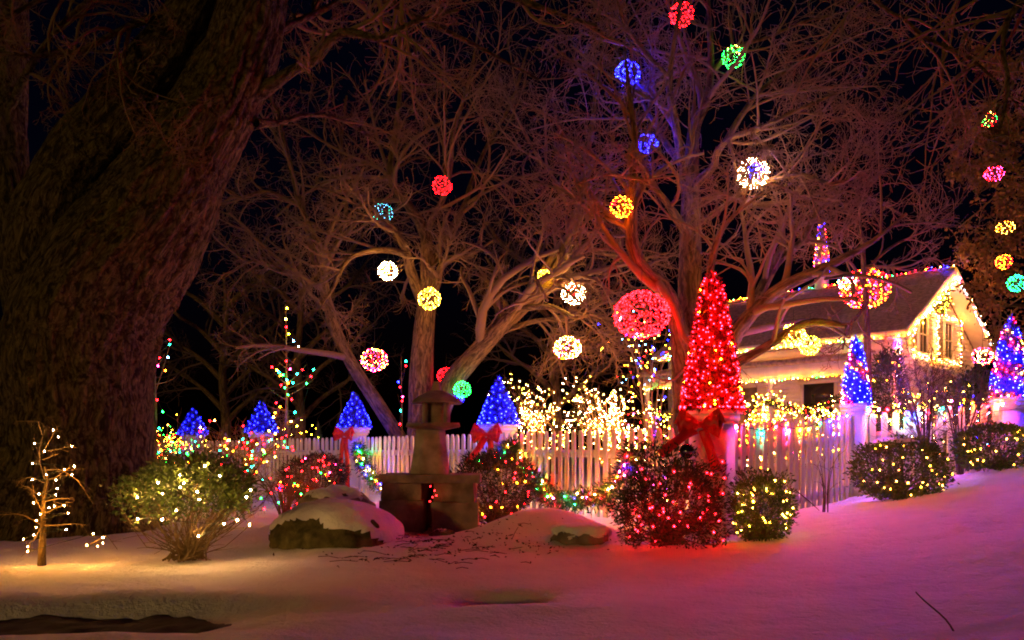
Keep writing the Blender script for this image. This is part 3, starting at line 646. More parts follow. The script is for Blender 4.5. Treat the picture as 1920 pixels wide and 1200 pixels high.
ball('small pink-red light ball among the drooping branches', 1864, 326, 13.0, 17, ['r', 'p'], 90, 50, .010, squash=.75)
ball('sparse warm white light ball in the leafy tree', 1885, 427, 16.5, 16, ['w', 'o'], 60, 28, .012, squash=.7)
ball('small orange light ball in the leafy tree', 1882, 491, 16.5, 14, ['o', 'o', 'r'], 120, 36, .013)
ball('green light ball in the leafy tree beside the gable', 1906, 531, 16.0, 16, ['g', 't'], 80, 55, .0125)
ball('pink and white light ball before the lower gable wall', 1842, 668, 15.5, 18, ['p', 'ww', 'r'], 80, 60, .0125)
ball('tiny blue light ball beside the green one behind the lantern', 862, 748, 16.3, 8, ['b'], 200, 24, .011, squash=.6, cordlen=.3)

# ------------------------------------------------------------------ the house
HC = np.array([9.25, 19.0]); HU = np.array([.734, .679]); HV = np.array([-.679, .734])
EZ, AZ, GW, HL = 3.88, 5.80, 6.47, 7.3
def hp(a, b, z): p = HC + HU * a + HV * b; return np.array([p[0], p[1], z])
U3, V3, Z3 = np.array([*HU, 0]), np.array([*HV, 0]), np.array([0, 0, 1.0])
house = thing('house', 'white clapboard cottage with brown shingled roof and porch outlined in lights', 'house', hp(3.2, 3.6, gz(*(HC + HU * 3.2 + HV * 3.6))))
HG = .35; IN = .32
def hbox(name, a0, a1, b0, b1, z0, z1, m, parent=None):
    g = Geo(); g.obox(hp((a0 + a1) / 2, (b0 + b1) / 2, (z0 + z1) / 2), U3 * (a1 - a0) / 2, V3 * (b1 - b0) / 2, Z3 * (z1 - z0) / 2)
    return part(name, g, M[m], parent or house)
sl = (AZ - EZ) / (GW / 2)
# wall core (a prism that follows the gable)
g = Geo(); ai, bi = IN + .05, IN + .05
pr_ = [(ai, HG), (GW - ai, HG), (GW - ai, EZ + sl * ai - .12), (GW / 2, AZ - .14), (ai, EZ + sl * ai - .12)]
V = [hp(a, bi, z) for a, z in pr_] + [hp(a, HL - .3, z) for a, z in pr_]
g.add(V, [[0, 1, 2, 3, 4]]); g.add(V, [[9, 8, 7, 6, 5]]); g.add(V, [(i, i + 5, (i + 1) % 5 + 5, (i + 1) % 5) for i in range(5)])
part('wall', g, M['clap'], house)
bh = .128
wins = [(2.24, 4.02, .52, .94), (4.04, 4.02, .52, .94)]
def clap_row(a0, a1, z, plane, parent):                       # one lapped board, thicker at its lower edge
    g = Geo()
    if plane == 'gable': f = lambda s, t, zz: hp(s, bi - t, zz)
    else: f = lambda s, t, zz: hp(ai - t, s, zz)
    V = [f(a0, 0, z), f(a1, 0, z), f(a1, .024, z), f(a0, .024, z), f(a0, 0, z + bh + .012), f(a1, 0, z + bh + .012), f(a1, .008, z + bh + .012), f(a0, .008, z + bh + .012)]
    g.add(V, [(0, 1, 2, 3), (4, 7, 6, 5), (3, 2, 6, 7), (0, 3, 7, 4), (1, 5, 6, 2)])
    part('clapboard', g, M['clap'], parent)
z = HG
while z < AZ - .3:
    inset = max(ai, (z + bh - EZ + .1) / sl)
    if GW - 2 * inset > .2:
        spans = [(inset, GW - inset)]
        for wa, wz, ww_, wh in wins:
            if wz - wh / 2 - .1 < z + bh and z < wz + wh / 2 + .08:
                spans = [q for s in spans for q in ((s[0], min(s[1], wa - ww_ / 2 - .05)), (max(s[0], wa + ww_ / 2 + .05), s[1])) if q[1] - q[0] > .03 and q[0] >= s[0]]
        for s in spans: clap_row(s[0], s[1], z, 'gable', house)
    z += bh
z = HG
while z < EZ - .05: clap_row(bi, HL - .32, z, 'front', house); z += bh
for (a0, a1, b0, b1) in [(ai - .03, ai + .12, bi - .035, bi + .02), (ai - .035, ai + .02, bi - .03, bi + .12), (GW - ai - .12, GW - ai + .03, bi - .035, bi + .02)]: hbox('corner_board', a0, a1, b0, b1, HG, EZ + .05, 'paint')
# roof in lapped shingle courses, both slopes
g = Geo(); NC = 30
for side in (0, 1):
    A_ = lambda a: a if side == 0 else GW - a
    for c in range(NC):
        a0, a1 = GW / 2 * c / NC, GW / 2 * (c + 1.25) / NC
        a1 = min(a1, GW / 2); z0, z1 = EZ + sl * a0, EZ + sl * a1
        V = [hp(A_(a0), -.12, z0 + .034), hp(A_(a0), HL, z0 + .034), hp(A_(a1), HL, z1 + .012), hp(A_(a1), -.12, z1 + .012), hp(A_(a0), -.12, z0 - .01), hp(A_(a0), HL, z0 - .01)]
        g.add(V, [(0, 1, 2, 3), (0, 4, 5, 1)])
    V = [hp(A_(0), -.12, EZ - .02), hp(A_(0), HL, EZ - .02), hp(GW / 2, HL, AZ - .02), hp(GW / 2, -.12, AZ - .02)]
    g.add(V, [(0, 1, 2, 3)])
roof = part('roof', g, M['roof'], house)
g = Geo(); g.obox(hp(GW / 2, HL / 2 - .06, AZ + .03), U3 * .11, V3 * (HL / 2 + .06), Z3 * .02); part('ridge_cap', g, M['roof'], roof)
# fascia, soffit, rake boards
hbox('fascia', -.035, 0, -.1, HL, EZ - .17, EZ - .005, 'paint'); hbox('soffit', .0, ai, -.05, HL - .02, EZ - .17, EZ - .13, 'paint')
hbox('frieze_board', ai - .045, ai, bi, HL - .35, EZ - .42, EZ - .17, 'paint')
for side in (0, 1):
    g = Geo(); A_ = lambda a: a if side == 0 else GW - a
    V = [hp(A_(a), b, z_) for b in (-.155, -.122) for a, z_ in ((0, EZ - .17), (0, EZ + .03), (GW / 2, AZ + .03), (GW / 2, AZ - .17))]
    g.add(V, [(0, 1, 2, 3), (7, 6, 5, 4), (0, 4, 5, 1), (1, 5, 6, 2), (3, 2, 6, 7), (0, 3, 7, 4)]); part('rake_board', g, M['paint'], house)
    g = Geo(); V = [hp(A_(0), -.12, EZ - .03), hp(A_(0), bi, EZ - .03), hp(GW / 2, bi, AZ - .03), hp(GW / 2, -.12, AZ - .03)]; g.add(V, [(0, 1, 2, 3)]); part('soffit', g, M['paint'], house)
for wa, wz, ww_, wh in wins:
    g = Geo(); b_ = bi - .03
    for a0, a1, z0, z1 in [(wa - ww_ / 2 - .07, wa - ww_ / 2, wz - wh / 2, wz + wh / 2), (wa + ww_ / 2, wa + ww_ / 2 + .07, wz - wh / 2, wz + wh / 2), (wa - ww_ / 2 - .09, wa + ww_ / 2 + .09, wz + wh / 2, wz + wh / 2 + .09)]:
        g.obox(hp((a0 + a1) / 2, b_, (z0 + z1) / 2), U3 * (a1 - a0) / 2, V3 * .035, Z3 * (z1 - z0) / 2)
    wf = part('window', g, M['paint'], house)
    g = Geo(); g.obox(hp(wa, b_, wz - wh / 2 - .03), U3 * (ww_ / 2 + .1), V3 * .06, Z3 * .03); part('sill', g, M['paint'], wf)
    g = Geo(); g.obox(hp(wa, b_ - .012, wz), U3 * ww_ / 2, V3 * .012, Z3 * .018); g.obox(hp(wa, b_ - .008, wz), U3 * .012, V3 * .01, Z3 * wh / 2); part('glazing_bar', g, M['paint'], wf)
    for sx in (-1, 1):
        for sz in (-1, 1):
            g = Geo(); g.obox(hp(wa + sx * ww_ / 4, b_ + .012, wz + sz * wh / 4), U3 * (ww_ / 4 - .004), V3 * .004, Z3 * (wh / 4 - .004)); part('pane', g, M['glass'], wf)
# porch along the front wall
PZ = 3.27; pa = -1.0; pb0, pb1 = .75, HL - .4
g = Geo(); V = [hp(pa - .12, pb0, PZ - .02), hp(pa - .12, pb1, PZ - .02), hp(ai, pb1, PZ + .22), hp(ai, pb0, PZ + .22), hp(pa - .12, pb0, PZ - .07), hp(pa - .12, pb1, PZ - .07), hp(ai, pb1, PZ + .17), hp(ai, pb0, PZ + .17)]
g.add(V, [(0, 1, 2, 3), (7, 6, 5, 4), (0, 4, 5, 1), (0, 3, 7, 4), (1, 5, 6, 2)]); part('porch_roof', g, M['roof'], house)
g = Geo(); g.tube([hp(pa - .17, pb0 - .05, PZ - .07), hp(pa - .17, pb1 + .05, PZ - .07)], .07, 10); part('gutter', g, M['roof'], house)
hbox('porch_beam', pa - .06, pa + .06, pb0 + .05, pb1 - .05, PZ - .47, PZ - .075, 'paint'); hbox('porch_ceiling', pa + .06, ai - .03, pb0 + .05, pb1 - .05, PZ - .2, PZ - .16, 'paint')
hbox('porch_floor', pa - .15, ai, pb0, pb1, HG + .25, HG + .4, 'paint')
for b in np.linspace(pb0 + .15, pb1 - .15, 4):
    c = hp(pa, b, 0); g = Geo(); g.lathe([(.085, HG + .4), (.085, 1.0), (.075, 1.02), (.07, PZ - .6), (.1, PZ - .55), (.1, PZ - .47)], c, 14); part('porch_column', g, M['paint'], house, smooth=True)
# door and window on the porch wall
dr_ = hbox('door', ai - .06, ai - .02, 4.0, 4.95, HG + .4, HG + 2.4, 'stone_dark'); g = Geo(); g.blobs([hp(ai - .09, 4.1, HG + 1.35)], .035, 0, False, 1); part('door_knob', g, M['baubled'], dr_)
for b in (2.2, 6.1):
    g = Geo()
    for b0, b1, z0, z1 in [(b - .5, b - .42, 1.5, 2.75), (b + .42, b + .5, 1.5, 2.75), (b - .55, b + .55, 2.75, 2.86), (b - .55, b + .55, 1.42, 1.5), (b - .42, b + .42, 2.1, 2.15)]:
        g.obox(hp(ai - .05, (b0 + b1) / 2, (z0 + z1) / 2), U3 * .035, V3 * (b1 - b0) / 2, Z3 * (z1 - z0) / 2)
    wf = part('window', g, M['paint'], house)
    for z0, z1 in ((1.5, 2.1), (2.15, 2.75)):
        g = Geo(); g.obox(hp(ai - .035, b, (z0 + z1) / 2), U3 * .004, V3 * .42, Z3 * (z1 - z0) / 2); part('pane', g, M['glass'], wf)
# light strings on the house
def house_string(label, strip, n, mix, S, r, jit=.02, single=False, sag=0, cat='light string', dense=1):
    p = np.asarray(strip, float); seg = np.linalg.norm(np.diff(p, axis=0), axis=1); cum = np.concatenate([[0], np.cumsum(seg)])
    s = np.linspace(0, cum[-1], n * 1); C = np.stack([np.interp(s, cum, p[:, i]) for i in range(3)], -1)
    if sag: C[:, 2] -= sag * np.abs(np.sin(np.linspace(0, math.pi * 4, n)))
    t = thing('light_string', label, cat, C[0])
    cord(t, C, .006)
    C = C + rng.normal(size=C.shape) * jit - V3 * 0
    C[:, 2] += .0
    bulbs(t, C, pick(mix, n), r, S * 4)
    return t
MULTI = ['r', 'g', 'b', 'w', 'o', 'y']
house_string('multicoloured light string along the roof ridge', [hp(GW / 2 - .1, -.1, AZ + .07), hp(GW / 2 - .1, HL - .3, AZ + .07)], 70, ['r', 'r', 'o', 'y', 'g', 'r', 'b', 'o'], 110, .016)
house_string('multicoloured light string along the lower roof edge', [hp(-.10, -.1, EZ - .15), hp(-.10, HL - .3, EZ - .15)], 60, ['w', 'r', 'w', 'g', 'y', 'o', 'w', 'p', 'o'], 80, .016)
house_string('bright light string along the rake above the corner board', [hp(0, -.2, EZ - .12), hp(GW / 2, -.2, AZ - .22)], 46, ['ww', 'w', 'p', 'y', 'g', 'p', 'o'], 150, .016, .03)
house_string('warm light string along the far rake of the gable', [hp(GW / 2, -.2, AZ - .22), hp(GW, -.2, EZ - .12), hp(GW, -.2, EZ - .35)], 34, ['w', 'p', 'c', 'w', 'p', 'ww'], 110, .016, .03)
house_string('warm light string outlining the paired gable windows', [hp(1.5, bi - .09, 3.45), hp(1.5, bi - .09, 4.66), hp(4.9, bi - .09, 4.66), hp(4.9, bi - .09, 3.45), hp(3.14, bi - .09, 3.40), hp(1.5, bi - .09, 3.45)], 84, ['w', 'ww', 'w', 'o', 'p'], 90, .013, .03)
house_string('warm light string hanging between the gable windows', [hp(3.12, bi - .09, 4.6), hp(3.15, bi - .09, 3.45)], 20, ['w', 'ww'], 50, .016, .02)
house_string('pink and warm light string climbing the house corner', [hp(.42, bi - .12, 1.9), hp(.5, bi - .12, 3.8)], 40, ['p', 'o', 'v', 'ww', 'p', 'o'], 120, .015, .07)
house_string('warm and green light string along the porch beam', [hp(pa - .1, pb0 + .1, PZ - .49), hp(pa - .1, pb1 - .1, PZ - .49)], 60, ['ww', 'w', 'o', 'y', 'g', 'w', 'o'], 34, .016, .012)
# wreath on the gable
c = hp(3.15, bi - .14, 5.05); t = thing('lit_wreath', 'round gold-lit wreath near the gable peak', 'wreath', c)
th = np.linspace(0, 2 * math.pi, 40); ring = c + np.cos(th)[:, None] * U3 * .34 + np.sin(th)[:, None] * Z3 * .34
g = Geo(); C = np.repeat(ring, 26, 0) + rng.normal(size=(40 * 26, 3)) * .05; g.leaves(C, rng.normal(size=C.shape), .09, .3); part('foliage', g, M['garland'], t, kind='stuff')
C = np.repeat(ring, 2, 0) + rng.normal(size=(80, 3)) * np.array([.06, .03, .06]) - V3 * .06; bulbs(t, C, pick(['y', 'w', 'o', 'w'], 80), .014, 70)
# cone standing on the ridge
cb = hp(GW / 2, 3.55, AZ + .05)
t = cone('ridge_light_cone', 'narrow multicoloured light cone standing on the roof ridge', cb + np.array([0, 0, .42]), 1.62, .23, 150, ['o', 'r', 'w', 'b', 'p', 'b', 'o'], 60, .017, [(0, 1), (.5, .62), (.85, .35), (1, .12)], 'light cone', None)
g = Geo(); g.box(cb + np.array([0, 0, .1]), .3, .3, .3, .8); g.box(cb + np.array([0, 0, .33]), .16, .16, .2, .8); part('stand', g, M['paint'], t)
# swagged garland along the porch
gp = []
for q in np.linspace(0, 1, 60):
    b = pb0 + .15 + (pb1 - pb0 - .3) * q; gp.append(hp(pa - .12, b, 2.28 - .28 * abs(math.sin(q * math.pi * 3))))
gp = np.array(gp); t = thing('porch_garland', 'dark garland swagged between the porch columns with warm lights', 'garland', gp[0])
C = np.repeat(gp, 40, 0) + rng.normal(size=(2400, 3)) * .05; g = Geo(); g.leaves(C, rng.normal(size=C.shape), .1, .25); part('foliage', g, M['garland'], t, kind='stuff')
C = np.repeat(gp, 3, 0) + rng.normal(size=(180, 3)) * .06; bulbs(t, C, pick(['w', 'ww', 'o', 'y', 'r'], 180), .013, 55)

# ------------------------------------------------------------------ lit shrubs and saplings
def lit_shrub(name, label, px, d, wpx, hpx, nb, mix, S, r, stems=9, twig='twig', single=False, top=None, cat='shrub', group=None, lv=None, droop=0, base_y=None, lit=None, stringlab=None, rs=.012, tmin=.25, ang=.5):
    b = ground(px, d); k = d / F
    t = thing(name, label, cat, b, group)
    PP = []
    H = hpx * k; Wd = wpx * k / 2
    for q in range(stems):
        th = 2 * math.pi * q / stems + rng.uniform(-.3, .3); e = Wd * rng.uniform(.25, .8)
        p1 = b + np.array([math.cos(th) * e * .25, math.sin(th) * e * .25, H * .35]); p2 = b + np.array([math.cos(th) * e * .65, math.sin(th) * e * .65, H * rng.uniform(.6, .8)])
        p3 = b + np.array([math.cos(th) * e * 1.25, math.sin(th) * e * 1.25, H * (rng.uniform(.72, 1.0) - droop)])
        PP.append(spline([b + np.array([math.cos(th), math.sin(th), 0]) * .03, p1, p2, p3], 10))
    P = np.array(PP); R = np.repeat(np.linspace(rs, rs * .35, 10)[None], len(P), 0)
    g = Geo(); g.tubes(P, R, 6); part('stems', g, M[twig], t, smooth=True, kind='stuff')
    g = Geo(); allp = [P]
    for (n, ratio, an, kk, wob, up, lens) in lv or [(6, .5, .6, 6, .15, .04, (.12, .8)), (4, .55, .6, 5, .2, .03, (.08, .4))]:
        P, R = grow(P, R, n, ratio, an, kk, wob, up - droop * .25, lens=lens, rmin=.0025); g.tubes(P, R, 3); allp.append(P)
    part('twigs', g, M[twig], t, kind='stuff')
    if nb:
        C = np.concatenate([a[:, 1:].reshape(-1, 3) for a in allp[1:]] or [allp[0].reshape(-1, 3)])
        C = C[C[:, 2] > b[2] + .08]
        nb = nb if single else int(nb * 1.1)
        sel = C[rng.permutation(len(C))[:nb]] + rng.normal(size=(min(nb, len(C)), 3)) * .012
        if stringlab:
            s_ = thing('light_string', stringlab, 'light string', sel[0])
        else: s_ = t
        hues = pick(mix, len(sel))
        if single:
            for p, h in zip(sel, hues): bulb(s_, p, h, r, S)
        else: bulbs(s_, sel, hues, r, S)
    return t
WARM = ['w', 'ww', 'y', 'w']
# behind the fence
lit_shrub('weeping_tree', 'small weeping tree glowing with warm white lights behind the fence', 1005, 14.6, 110, 215, 330, WARM, 210, .0088, 10, droop=.25, cat='tree')
lit_shrub('lit_shrub', 'dense shrub blazing with warm white lights behind the fence', 1140, 13.2, 130, 210, 420, WARM, 240, .009, 12)
lit_shrub('lit_shrub', 'low shrub with a band of warm lights behind the fence', 1215, 12.4, 150, 150, 240, WARM + ['p'], 120, .012, 11)
lit_shrub('lit_tree', 'small bare tree with scattered multicoloured lights by the porch end', 1222, 15.5, 170, 310, 150, ['w', 'o', 'y', 'r', 'b', 'c', 'w'], 70, .014, 9, cat='tree')
lit_shrub('lit_shrub', 'orange-lit shrub behind the fence beside the red cone post', 1425, 11.4, 120, 190, 330, ['o', 'w', 'o', 'y', 'ww'], 95, .0115, 12)
lit_shrub('lit_shrub', 'orange-lit shrub tucked under the porch garland', 1500, 13.5, 110, 150, 200, ['o', 'w', 'p', 'y', 'ww'], 90, .012, 10)
lit_shrub('lit_shrub', 'gold-lit shrub between the slim cone post and the house corner', 1565, 13.0, 90, 150, 170, WARM, 80, .012, 10)
lit_shrub('lit_shrub', 'shrub with gold and green lights below the house corner', 1690, 13.4, 150, 140, 200, WARM + ['gy', 'c'], 50, .012, 12)
lit_shrub('lit_shrub', 'taller gold-lit shrub before the gable wall', 1745, 14.0, 90, 150, 110, WARM, 50, .0125, 10)
lit_shrub('lit_shrub', 'multicoloured shrub beside the post of the tall cone', 1835, 12.8, 110, 130, 120, ['c', 'r', 'ww', 'o', 'b', 'y'], 60, .0125, 10)
lit_shrub('lit_shrub', 'shrub thick with red, gold and green lights beside the old trunk', 300, 17.5, 130, 120, 260, ['r', 'w', 'o', 'g', 'y', 'w'], 42, .0135, 12)
lit_shrub('lit_shrub', 'gold-lit shrub behind the farthest blue cone', 392, 21.5, 90, 85, 110, WARM, 50, .015, 10)
lit_shrub('lit_shrub', 'small gold-lit shrub beyond the fence by the tall lit sapling', 540, 21.0, 70, 110, 46, ['w', 'y', 'o'], 90, .017, 9)
cone('small_light_cone', 'little orange and blue light cone beyond the fence', ground(424, 21.5), 2.05 - .6, .2, 60, ['o', 'w', 'b', 'o', 'p'], 45, .016, group=None)
cone('small_light_cone', 'little gold light cone beyond the fence near the garland post', ground(597, 21.0), 1.75, .3, 36, ['y', 'w', 'gy'], 40, .016, group=None, body='leaf_dark')
cone('small_light_cone', 'little pink and white light cone among the warm-lit shrubs', ground(1226, 11.8), 1.45, .2, 100, ['p', 'ww', 'v', 'w'], 45, .012, group=None)
# tall lit sapling with whorls of short branches
def sapling(label, px, d, top, bulbs_at, trunk_r, whorls, stringlab, S, r):
    b = ground(px, d); k = d / F; t = thing('sapling', label, 'tree', b)
    tp = W(px, top, d); g = Geo(); g.tube([b, (b + tp) / 2 + np.array([.02, 0, 0]), tp], np.array([trunk_r, trunk_r * .7, trunk_r * .2]), 8, 24, disp=lambda a: .004 * noise(a, 9)); part('trunk', g, M['bark'], t, smooth=True)
    for (py, dx, dy) in whorls:
        a = W(px, py, d); e = W(px + dx, py - dy, d + rng.uniform(-.5, .5)); g = Geo(); g.tube([a, (a + e) / 2 + np.array([0, 0, -.03]), e], np.array([trunk_r * .4, trunk_r * .25, trunk_r * .12]), 5, 8); part('branch', g, M['bark'], t, smooth=True)
    s_ = thing('light_string', stringlab, 'light string', W(px, bulbs_at[0][1], d))
    pts = [W(x_, y_, d + rng.uniform(-.25, .05)) for x_, y_, _ in bulbs_at]
    for p, q in zip(pts, bulbs_at): bulb(s_, p, q[2], r, S)
    cord(s_, pts, .004)
    return t
sapling('tall thin sapling with short upturned branches strung with coloured lights', 536, 19.0, 572,
    [(538, 578, 'y'), (536, 598, 'w'), (537, 613, 'r'), (541, 626, 'gy'), (550, 639, 'c'), (560, 650, 'ww'), (540, 652, 'w'), (537, 677, 'r'), (510, 688, 'r'), (519, 694, 'y'), (523, 698, 't'), (526, 704, 'o'), (544, 692, 'p'), (557, 701, 't'), (567, 693, 'r'), (583, 706, 'r'),
     (531, 703, 'g'), (538, 712, 't'), (549, 718, 't'), (575, 719, 'g'), (540, 718, 'o'), (527, 722, 'r'), (534, 727, 'g'), (547, 749, 'r'), (540, 740, 'g'), (518, 755, 'r'), (525, 763, 'o'), (516, 774, 'o'), (513, 782, 'w'), (553, 773, 't'), (546, 790, 'w'), (557, 799, 'y'), (588, 693, 't')],
    .045, [(720, -32, 35), (722, 40, 40), (730, 50, 25), (690, -20, 22), (690, 28, 30), (660, 24, 18), (745, 60, 40), (750, -40, 30), (770, -35, 10), (790, 40, 12), (640, -16, 18)], 'coloured light string wound up the tall thin sapling', 110, .021)
lit_shrub('twiggy_bush', 'brown twiggy bush around the foot of the tall sapling', 535, 19.4, 70, 130, 0, ['w'], 1, .01, 10, lv=[(9, .5, .6, 6, .2, .05, (.15, .8)), (6, .55, .6, 5, .22, .04, (.1, .4))])
sapling('thin forked sapling with a few coloured lights beside the old trunk', 290, 15.0, 640,
    [(301, 635, 'c'), (289, 649, 'r'), (299, 645, 'r'), (318, 637, 'r'), (318, 646, 't'), (297, 664, 'g'), (289, 671, 't'), (299, 671, 'r'), (315, 670, 'c'), (296, 686, 'p'), (310, 695, 'o'), (285, 718, 'c'), (278, 750, 't'), (295, 750, 'r'), (305, 772, 'g'), (256, 796, 'g'), (256, 830, 't'), (254, 851, 'g')],
    .035, [(740, 32, 105), (700, -6, 30), (690, 20, 28), (720, 40, 12)], 'sparse coloured light string on the thin forked sapling', 75, .017)
sapling('thin pole-like stem with a few coloured lights beside the multi-stemmed tree', 752, 16.0, 660,
    [(761, 677, 't'), (761, 686, 'r'), (747, 716, 'b'), (750, 726, 'r'), (755, 744, 'p'), (754, 752, 'r'), (751, 770, 't'), (750, 795, 'r')], .012, [(720, 8, 30), (760, -6, 20)], 'short string of red and teal lights hanging by the tree', 90, .017)

# bare shrubs in front of the fence, strung with coloured lights
RM = ['r', 'o', 'r', 'w', 't', 'o', 'g', 'r', 'w']
lvA = [(7, .55, .55, 7, .14, .02, (.2, .9)), (5, .55, .55, 6, .2, .0, (.12, .5))]
lit_shrub('bare_shrub', 'wide arching bare shrub behind the leafy bush', 455, 12.5, 210, 150, 85, RM, 62, .0125, 16, lv=lvA, single=True, stringlab='coloured light string through the wide arching bare shrub', droop=.1)
lit_shrub('bare_shrub', 'arching bare shrub between the old trunk and the leafy bush', 330, 10.5, 260, 165, 40, ['r', 'o', 'w', 'g', 't', 'r'], 55, .011, 16, lv=lvA, single=True, stringlab='coloured light string in the shrub beside the old trunk', droop=.12)
lit_shrub('bare_shrub', 'low bare shrub with long trailing twigs beside the snowy boulder', 535, 9.8, 200, 110, 34, ['r', 'r', 'r', 'g', 'b', 'r', 'o'], 62, .0105, 15, lv=lvA, single=True, stringlab='mostly red light string in the low trailing shrub', droop=.25)
lit_shrub('bare_shrub', 'dark twiggy bare shrub rising between the two dark green bushes by the fence', 1735, 10.1, 130, 230, 0, ['w'], 1, .01, 9, twig='twig_dark', lv=[(7, .5, .5, 7, .13, .06, (.15, .8)), (5, .55, .5, 6, .17, .04, (.1, .45)), (3, .6, .5, 5, .2, .02, (.08, .25))])
lit_shrub('bare_shrub', 'dark bare shrub with leaning stems beside the clipped bush row', 1800, 10.4, 150, 180, 0, ['w'], 1, .01, 9, twig='twig_dark', lv=[(6, .5, .5, 7, .13, .05, (.15, .7)), (4, .55, .5, 6, .17, .04, (.1, .4))])
lit_shrub('bare_shrub', 'small dead weed poking from the snow against the fence', 1548, 8.85, 60, 110, 0, ['w'], 1, .01, 5, twig='twig_dark', lv=[(3, .4, .6, 6, .14, .03, (.06, .25))], rs=.006)

# ------------------------------------------------------------------ leafy bushes
def dome(c, rad, n, flat=-1.0, jag=.18, inner=.62):
    d = nrm(rng.normal(size=(n, 3))); d = d[d[:, 2] > flat]
    k = 1 + jag * (noise(d * 2.2 + c) + .6 * noise(d * 6 + c)) ; s = rng.uniform(inner, 1.0, len(d)) ** .6 * np.where(rng.uniform(size=len(d)) < .1, rng.uniform(1, 1.16, len(d)), 1)
    P = c + d * np.asarray(rad) * (k * s)[:, None]
    return P, d
def leafy_bush(name, label, px, d, ybase, x0, x1, ytop, ybot, n, leafm, size, asp, nb, mix, S, r, stringlab, stems=0, flat=-.7, jag=.16, topless=False, depth=.8, cat='bush', loopsbelow=None, outline=.8, bfun=None):
    b = W(px, ybase, d); b[2] = gz(b[0], b[1]); k = d / F
    t = thing(name, label, cat, b)
    c = W((x0 + x1) / 2, (ytop + ybot) / 2, d); rad = np.array([(x1 - x0) / 2 * k, (x1 - x0) / 2 * k * depth, (ybot - ytop) / 2 * k])
    P, dn = dome(c, rad, n, flat, jag, .25 if stems else .62)
    if stems: P = P[rng.uniform(size=len(P)) < np.clip(.75 + 1.1 * (P[:, 2] - c[2]) / rad[2], .12, 1)]
    P = P[P[:, 2] > b[2] + .01] if True else P
    dn = nrm((P - c) / rad)
    g = Geo(); g.leaves(P, dn + rng.normal(size=P.shape) * .75 + np.array([0, 0, .3]), size, asp); part('foliage', g, M[leafm], t, kind='stuff')
    m = n // 60 if not stems else 90
    P2, d2 = dome(c, rad * .97, m, flat, jag, .9); ok = P2[:, 2] > b[2] + .03; P2 = P2[ok]
    root = b + np.array([0, 0, .02])
    g = Geo(); mid = root + (P2 - root) * .55 + rng.normal(size=P2.shape) * .05 + np.array([0, 0, -.02]); q1 = root + (P2 - root) * .25 + rng.normal(size=P2.shape) * .03
    st = root + rng.normal(size=P2.shape) * np.array([.08, .08, 0])
    PP = np.stack([st, q1, mid, P2], 1); RR = np.repeat(np.array([[.009, .006, .004, .0025]]), len(PP), 0)
    g.tubes(PP, RR, 4); part('stems', g, M['twig' if stems else 'twig_dark'], t, smooth=True, kind='stuff')
    if stems:
        P3, R3 = grow(PP, RR, 4, .35, .5, 5, .15, .05, rmin=.0022); g = Geo(); g.tubes(P3, R3, 3); part('twigs', g, M['twig'], t, kind='stuff')
    if nb:
        s_ = thing('light_string', stringlab, 'light string', b + np.array([0, 0, .3]))
        if bfun is not None: C = bfun
        else:
            q = np.arange(nb * 3) + .5; ph = np.arccos(1 - 2 * q / (nb * 3)) + rng.normal(size=len(q)) * .25; th = q * 2.4 + rng.normal(size=len(q)) * .3
            dd = np.stack([np.cos(th) * np.sin(ph), -np.abs(np.sin(th) * np.sin(ph)), np.cos(ph)], -1); dd = dd[(dd[:, 2] > max(flat, -.75)) & (dd[:, 2] < .85)]
            dd = dd[rng.permutation(len(dd))[:nb]]; C = c + dd * rad * (1 + jag * (noise(dd * 2.2 + c) + .6 * noise(dd * 6 + c)))[:, None] * rng.uniform(.82, 1.0, (len(dd), 1))
            C = C[C[:, 2] > b[2] + .05]; C = C[np.argsort(np.round(C[:, 2] / .12) * 10 + C[:, 0])]
        hs = pick(mix, len(C))
        for p, h in zip(C, hs): bulb(s_, p, h, r, S * rng.choice([.6, 1, 1.3]))
        cord(s_, C - np.array([0, -.01, .008]), .003)
    return t
bp = np.array([W(x_, y_, 6.9 - dd) for x_, y_, dd in [(345, 905, .42), (338, 914, .42), (304, 926, .40), (262, 920, .28), (258, 932, .28), (374, 936, .42), (330, 957, .4), (258, 973, .24), (304, 974, .35), (420, 982, .33), (372, 1005, .25), (462, 932, .25), (470, 919, .22), (468, 984, .26), (384, 873, .25), (338, 890, .35), (412, 892, .3), (296, 905, .3), (445, 975, .3), (370, 922, .45)]])
leafy_bush('leafy_bush', 'rounded leafy green bush on bare spreading stems in lamplit snow', 352, 6.9, 1055, 238, 490, 850, 1008, 12500, 'leaf', .040, .5, 1, ['ww'], 400, .008, 'warm white light string through the rounded leafy bush', 1, flat=-.62, jag=.2, bfun=bp)
leafy_bush('dark_bush', 'large dark bush dotted with red lights below the red bow', 1250, 7.75, 1018, 1150, 1365, 848, 1050, 9000, 'leaf_dark', .05, .3, 48, ['r'], 230, .0090, 'red light string over the large dark bush', 0, flat=-.8, jag=.34)
leafy_bush('green_bush', 'small green bush with yellow lights beside the large dark bush', 1428, 7.9, 1004, 1366, 1490, 888, 1015, 5200, 'leaf', .042, .35, 46, ['w', 'y', 'w'], 48, .0075, 'yellow-white light string over the small green bush', 0, flat=-.9, jag=.24)
leafy_bush('round_bush', 'clipped round bush with snow on top and gold lights below', 1685, 9.5, 937, 1602, 1768, 818, 945, 7500, 'leaf', .045, .4, 34, ['w', 'w', 'y'], 22, .0095, 'gold light string round the snow-topped bush', 0, flat=-.9, jag=.2)
leafy_bush('low_bush', 'clipped low bush with gold lights at the end of the snowy bank', 1870, 10.0, 884, 1790, 1950, 792, 892, 6500, 'leaf', .045, .4, 34, ['w', 'w', 'y'], 22, .0095, 'gold light string over the low bush on the bank', 0, flat=-.9, jag=.2)
